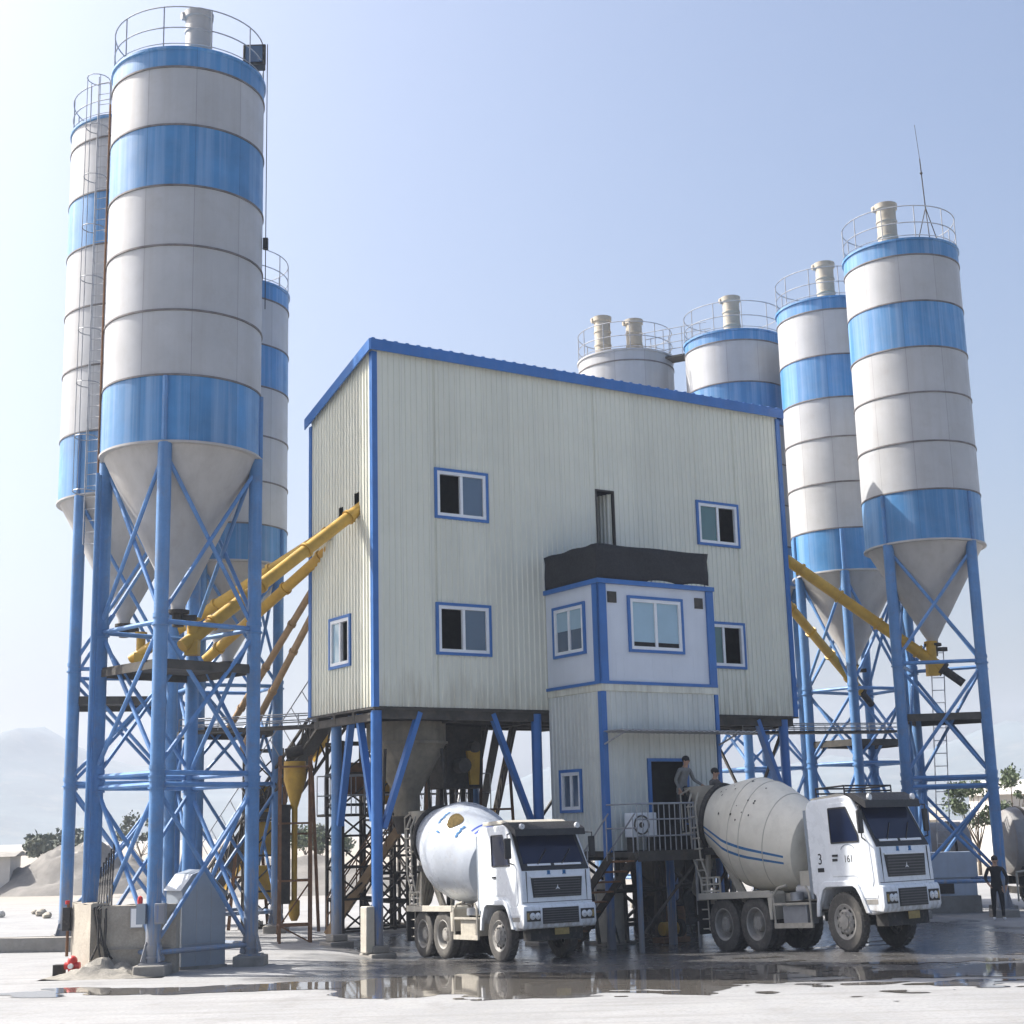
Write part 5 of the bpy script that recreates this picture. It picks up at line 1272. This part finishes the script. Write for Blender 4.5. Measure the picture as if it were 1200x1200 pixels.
# ------------------------------------------------------------------ distance
def house(name, label, x, y, w, d, h, mats, rz=0, roofh=.5, wins=3, cat='house'):
    T = thing(name, label, cat, (x,y,0), rz)
    MB().box(-w/2,w/2,0,d,0,h).build('walls', mats[0], T)
    r_ = MB(); r_.prism([(-.3,h),(d+.3,h),(d/2,h+roofh)], -w/2-.3, w/2+.3, plane='yz'); r_.build('roof', mats[1], T)
    for k in range(wins):
        xx = -w/2+w*(k+.5)/wins; wo = MB().frame(xx-.5,xx+.5,h*.4,h*.75,.07,-.05,-.002).build('window', M['winframe'], T); MB().box(xx-.43,xx+.43,-.03,-.003,h*.4+.07,h*.75-.07).build('pane', M['glass'], wo)
    return T
house('long_shed', 'long whitewashed shed in the distance at the right edge', 32,90,7,6,4.0,(M['plaster'],M['plaster']),0,.9,2,'shed')
house('long_shed', 'low pale shed far behind the right truck cab', 20,96,13,6,2.6,(M['plaster'],M['concrete']),R(-4),.8,4,'shed')
house('long_shed', 'pale flat shed far off between the right truck and building', 9.5,104,9,5,3.0,(M['plaster'],M['footing']),0,.4,3,'shed')
house('hut', 'small whitewashed hut at the far left edge beside a gravel heap', -28.0,80,2.2,3,2.0,(M['plaster'],M['footing']),R(8),.25,0,'hut')
for cx, cy, rx, ry, hh, lab in ((-23.5,82,5.5,4,2.6,'broad gravel heap beside the hut at the left'),(-11,75,9,5,1.6,'low gravel heap seen between the silo legs'),(-2,86,8,5,2.2,'gravel heap seen through the left loading bay')):
    vs = []; fs = []; nn = 26
    for j in range(nn+1):
        for i in range(nn+1):
            x = -1+2*i/nn; y = -1+2*j/nn; q = math.hypot(x,y)
            vs.append((x*rx,y*ry,max(-.2,hh*(1-q**1.3)*(1+.55*noise.fractal(Vector((x*2.4+cx,y*2.4,2)),.8,2.1,5)))))
    for j in range(nn):
        for i in range(nn): fs.append((j*(nn+1)+i,j*(nn+1)+i+1,(j+1)*(nn+1)+i+1,(j+1)*(nn+1)+i))
    o = MB().add(vs, fs).build('gravel_heap', M['gravel']); o.location = (cx,cy,0); tag(o, lab, 'gravel heap', 'gravel heaps behind the plant')
k_ = MB(); rough_box(k_, [(-26,41.5),(-11.5,39.6),(-11.4,40.1),(-26,42.0)], -.1, .36, 14, .03)
tag(k_.build('low_kerb', M['footing']), 'low grimy concrete kerb at the left edge of the yard', 'kerb', kind='structure')
random.seed(21)
for k in range(11):
    o = MB(); s_ = random.uniform(.10,.26); vs = []
    o.ball((0,0,s_*.5), s_, 10, sc=(1,1,.7))
    o.v = [tuple(Vector(v)*(1+.3*noise.noise(Vector(v)*4+Vector((k*5,0,0))))) for v in o.v]
    ob = o.build('rubble_stone', M['plaster'] if k == 1 else M['concrete']); ob.location = (-20.5+.75*k, 58+random.uniform(-3,3), 0)
    tag(ob, 'lump of pale rubble on the far side of the left kerb', 'rubble', 'rubble lumps beyond the left kerb')

def tree(x, y, h, rad_, leaf, label, seed, n=2200, bare=.0, z=0, trunk_h=.35):
    random.seed(seed); T = thing('tree', label, 'tree', (x,y,z), 0, 'trees beyond the plant')
    t = MB(); th = h*trunk_h; t.tube((0,0,-.3),(.05,0,th),.05*h*.45,.03*h*.4,8); tips = []
    for k in range(9):
        a_ = 2*math.pi*k/9+random.uniform(-.4,.4); e_ = Vector((math.cos(a_)*rad_*random.uniform(.35,.8), math.sin(a_)*rad_*random.uniform(.35,.8), th+(h-th)*random.uniform(.25,.92)))
        t.tube((.05,0,th*random.uniform(.7,1)), tuple(e_*.55+Vector((0,0,th*.3))), .016*h*.5, .009*h*.5, 6); t.tube(tuple(e_*.55+Vector((0,0,th*.3))), tuple(e_), .009*h*.5, .003*h*.5, 5); tips.append(e_)
    t.build('trunk', M['bark'], T)
    c = MB(); cl = []
    for k in range(26):
        b_ = random.choice(tips); cl.append((b_+Vector((random.gauss(0,.22),random.gauss(0,.22),random.gauss(0,.18)))*rad_*.6, random.uniform(.16,.36)*rad_))
    for k in range(n):
        c_, rr = random.choice(cl); d_ = Vector((random.gauss(0,1),random.gauss(0,1),random.gauss(0,.8))).normalized()*rr*random.uniform(.3,1.05)
        p_ = c_+d_; u_ = Vector((random.gauss(0,1),random.gauss(0,1),random.gauss(0,1))).normalized(); v_ = u_.cross(Vector((random.gauss(0,1),random.gauss(0,1),random.gauss(0,1)))).normalized(); s_ = random.uniform(.05,.10)*rad_
        c.add([p_-u_*s_,p_+v_*s_*.55,p_+u_*s_,p_-v_*s_*.55],[(0,1,2,3)])
    c.build('crown', M[leaf], T, smooth=0)
    return T
tree(-34.5,112,3.4,3.0,'leaf2','hazy round tree beyond the gravel heap at the far left',1,1800)
tree(-29.5,118,4.2,2.2,'leaf2','slim hazy tree just left of the left silo legs',2,1500)
tree(-15.4,118,2.9,2.4,'leaf1','bushy hazy tree seen under the left end of the building',3,1800)
tree(-17.6,124,3.6,1.6,'leaf2','taller thin hazy tree beside the yellow hopper',8,1200)
tree(22.2,74,4.6,1.35,'leaf1','yellowish tree left of the right silo leg',4,1900)
tree(23.7,73,4.9,1.3,'leaf1','green tree right of the right silo leg',5,2200)

# mountains
def mountains():
    prof = [(-900,30),(-640,55),(-520,50),(-440,74),(-415,82),(-392,97),(-382,97),(-355,80),(-310,60),(-240,44),(-185,38),(-140,32),(-105,18),(-60,24),(-20,34),(15,48),(60,62),(110,52),(170,40),(250,52),(300,48),(345,62),(392,78),(430,62),(520,50),(640,66),(900,34)]
    def H_(x):
        for (a_,h0),(b_,h1) in zip(prof, prof[1:]):
            if a_ <= x <= b_: t = (x-a_)/(b_-a_); return h0+(h1-h0)*t
        return 20
    vs = []; fs = []; nx, ny = 150, 16
    for j in range(ny+1):
        v = j/ny
        for i in range(nx+1):
            x = -900+1800*i/nx; y = 900+500*v
            hh = H_(x*1200/(900+500*.6))*(1-abs(v-.6)/.6)**.9 if v <= .6 else H_(x*1200/1200)*(1-(v-.6)/.55)
            hh *= 1+.10*noise.fractal(Vector((x*.012,y*.012,0)),1,2,5)
            vs.append((x,y,max(-1,hh-(1 if v in (0,) else 0))))
    for j in range(ny):
        for i in range(nx): fs.append((j*(nx+1)+i,j*(nx+1)+i+1,(j+1)*(nx+1)+i+1,(j+1)*(nx+1)+i))
    o = MB().add(vs, fs).build('mountains', M['mount'], smooth=80); tag(o, 'pale blue mountains fading into haze', 'mountains', kind='structure')
mountains()

# haze
hz = MB().box(-1450,1450,-75,1550,-1.5,112).build('haze', paint('x',(1,1,1)), smooth=0)
hm = bpy.data.materials.new('haze'); hm.use_nodes = True; nt = hm.node_tree; nt.nodes.clear()
out = nt.nodes.new('ShaderNodeOutputMaterial'); pv = nt.nodes.new('ShaderNodeVolumePrincipled')
pv.inputs['Color'].default_value = (.76,.85,1,1); pv.inputs['Density'].default_value = .00042; pv.inputs['Anisotropy'].default_value = .2
nt.links.new(pv.outputs[0], out.inputs['Volume']); hz.data.materials.clear(); hz.data.materials.append(hm)
tag(hz, 'pale morning haze over the yard and mountains', 'haze', kind='stuff')

# ------------------------------------------------------------------ light
SAZ, SEL = Vector((-.949,.317,0)).normalized(), R(45)
sd = Vector((SAZ.x*math.cos(SEL), SAZ.y*math.cos(SEL), math.sin(SEL)))
sl = bpy.data.lights.new('sun','SUN'); sl.energy = 5.0; sl.angle = R(.55); sl.color = (1,.955,.885)
so = bpy.data.objects.new('sun', sl); COL.objects.link(so); so.rotation_euler = (-sd).to_track_quat('-Z','Y').to_euler()
so.location = (-40,20,60)
wd = bpy.data.worlds.new('World'); S.world = wd; wd.use_nodes = True; nt = wd.node_tree
sk = nt.nodes.new('ShaderNodeTexSky'); sk.sky_type = 'NISHITA'; sk.sun_disc = False; sk.sun_elevation = SEL; sk.sun_rotation = math.atan2(SAZ.x, SAZ.y)
sk.air_density = 1.0; sk.dust_density = 7.5; sk.ozone_density = 4.0
bg = nt.nodes['Background']; nt.links.new(sk.outputs[0], bg.inputs[0]); bg.inputs[1].default_value = .12

# ------------------------------------------------------------------ camera
TH, RO, HC, FPX = .209, .026, 2.857, 1738.9
cd = bpy.data.cameras.new('camera'); cam = bpy.data.objects.new('camera', cd); COL.objects.link(cam); S.camera = cam
fw = Vector((0,math.cos(TH),math.sin(TH))); upv = Vector((0,-math.sin(TH),math.cos(TH))); rt = Vector((1,0,0))
r2 = rt*math.cos(RO)+upv*-math.sin(RO); u2 = rt*math.sin(RO)+upv*math.cos(RO)
mt = Matrix((r2,u2,-fw)).transposed().to_4x4(); mt.translation = (0,0,HC); cam.matrix_world = mt
cd.sensor_fit = 'HORIZONTAL'; cd.sensor_width = 36; cd.lens = 36*FPX/1200; cd.clip_start = .1; cd.clip_end = 6000
S.view_settings.view_transform = 'Standard'; S.view_settings.look = 'None'; S.view_settings.gamma = 1; S.view_settings.exposure = 0.92
S.cycles.volume_bounces = 1; S.cycles.max_bounces = 8
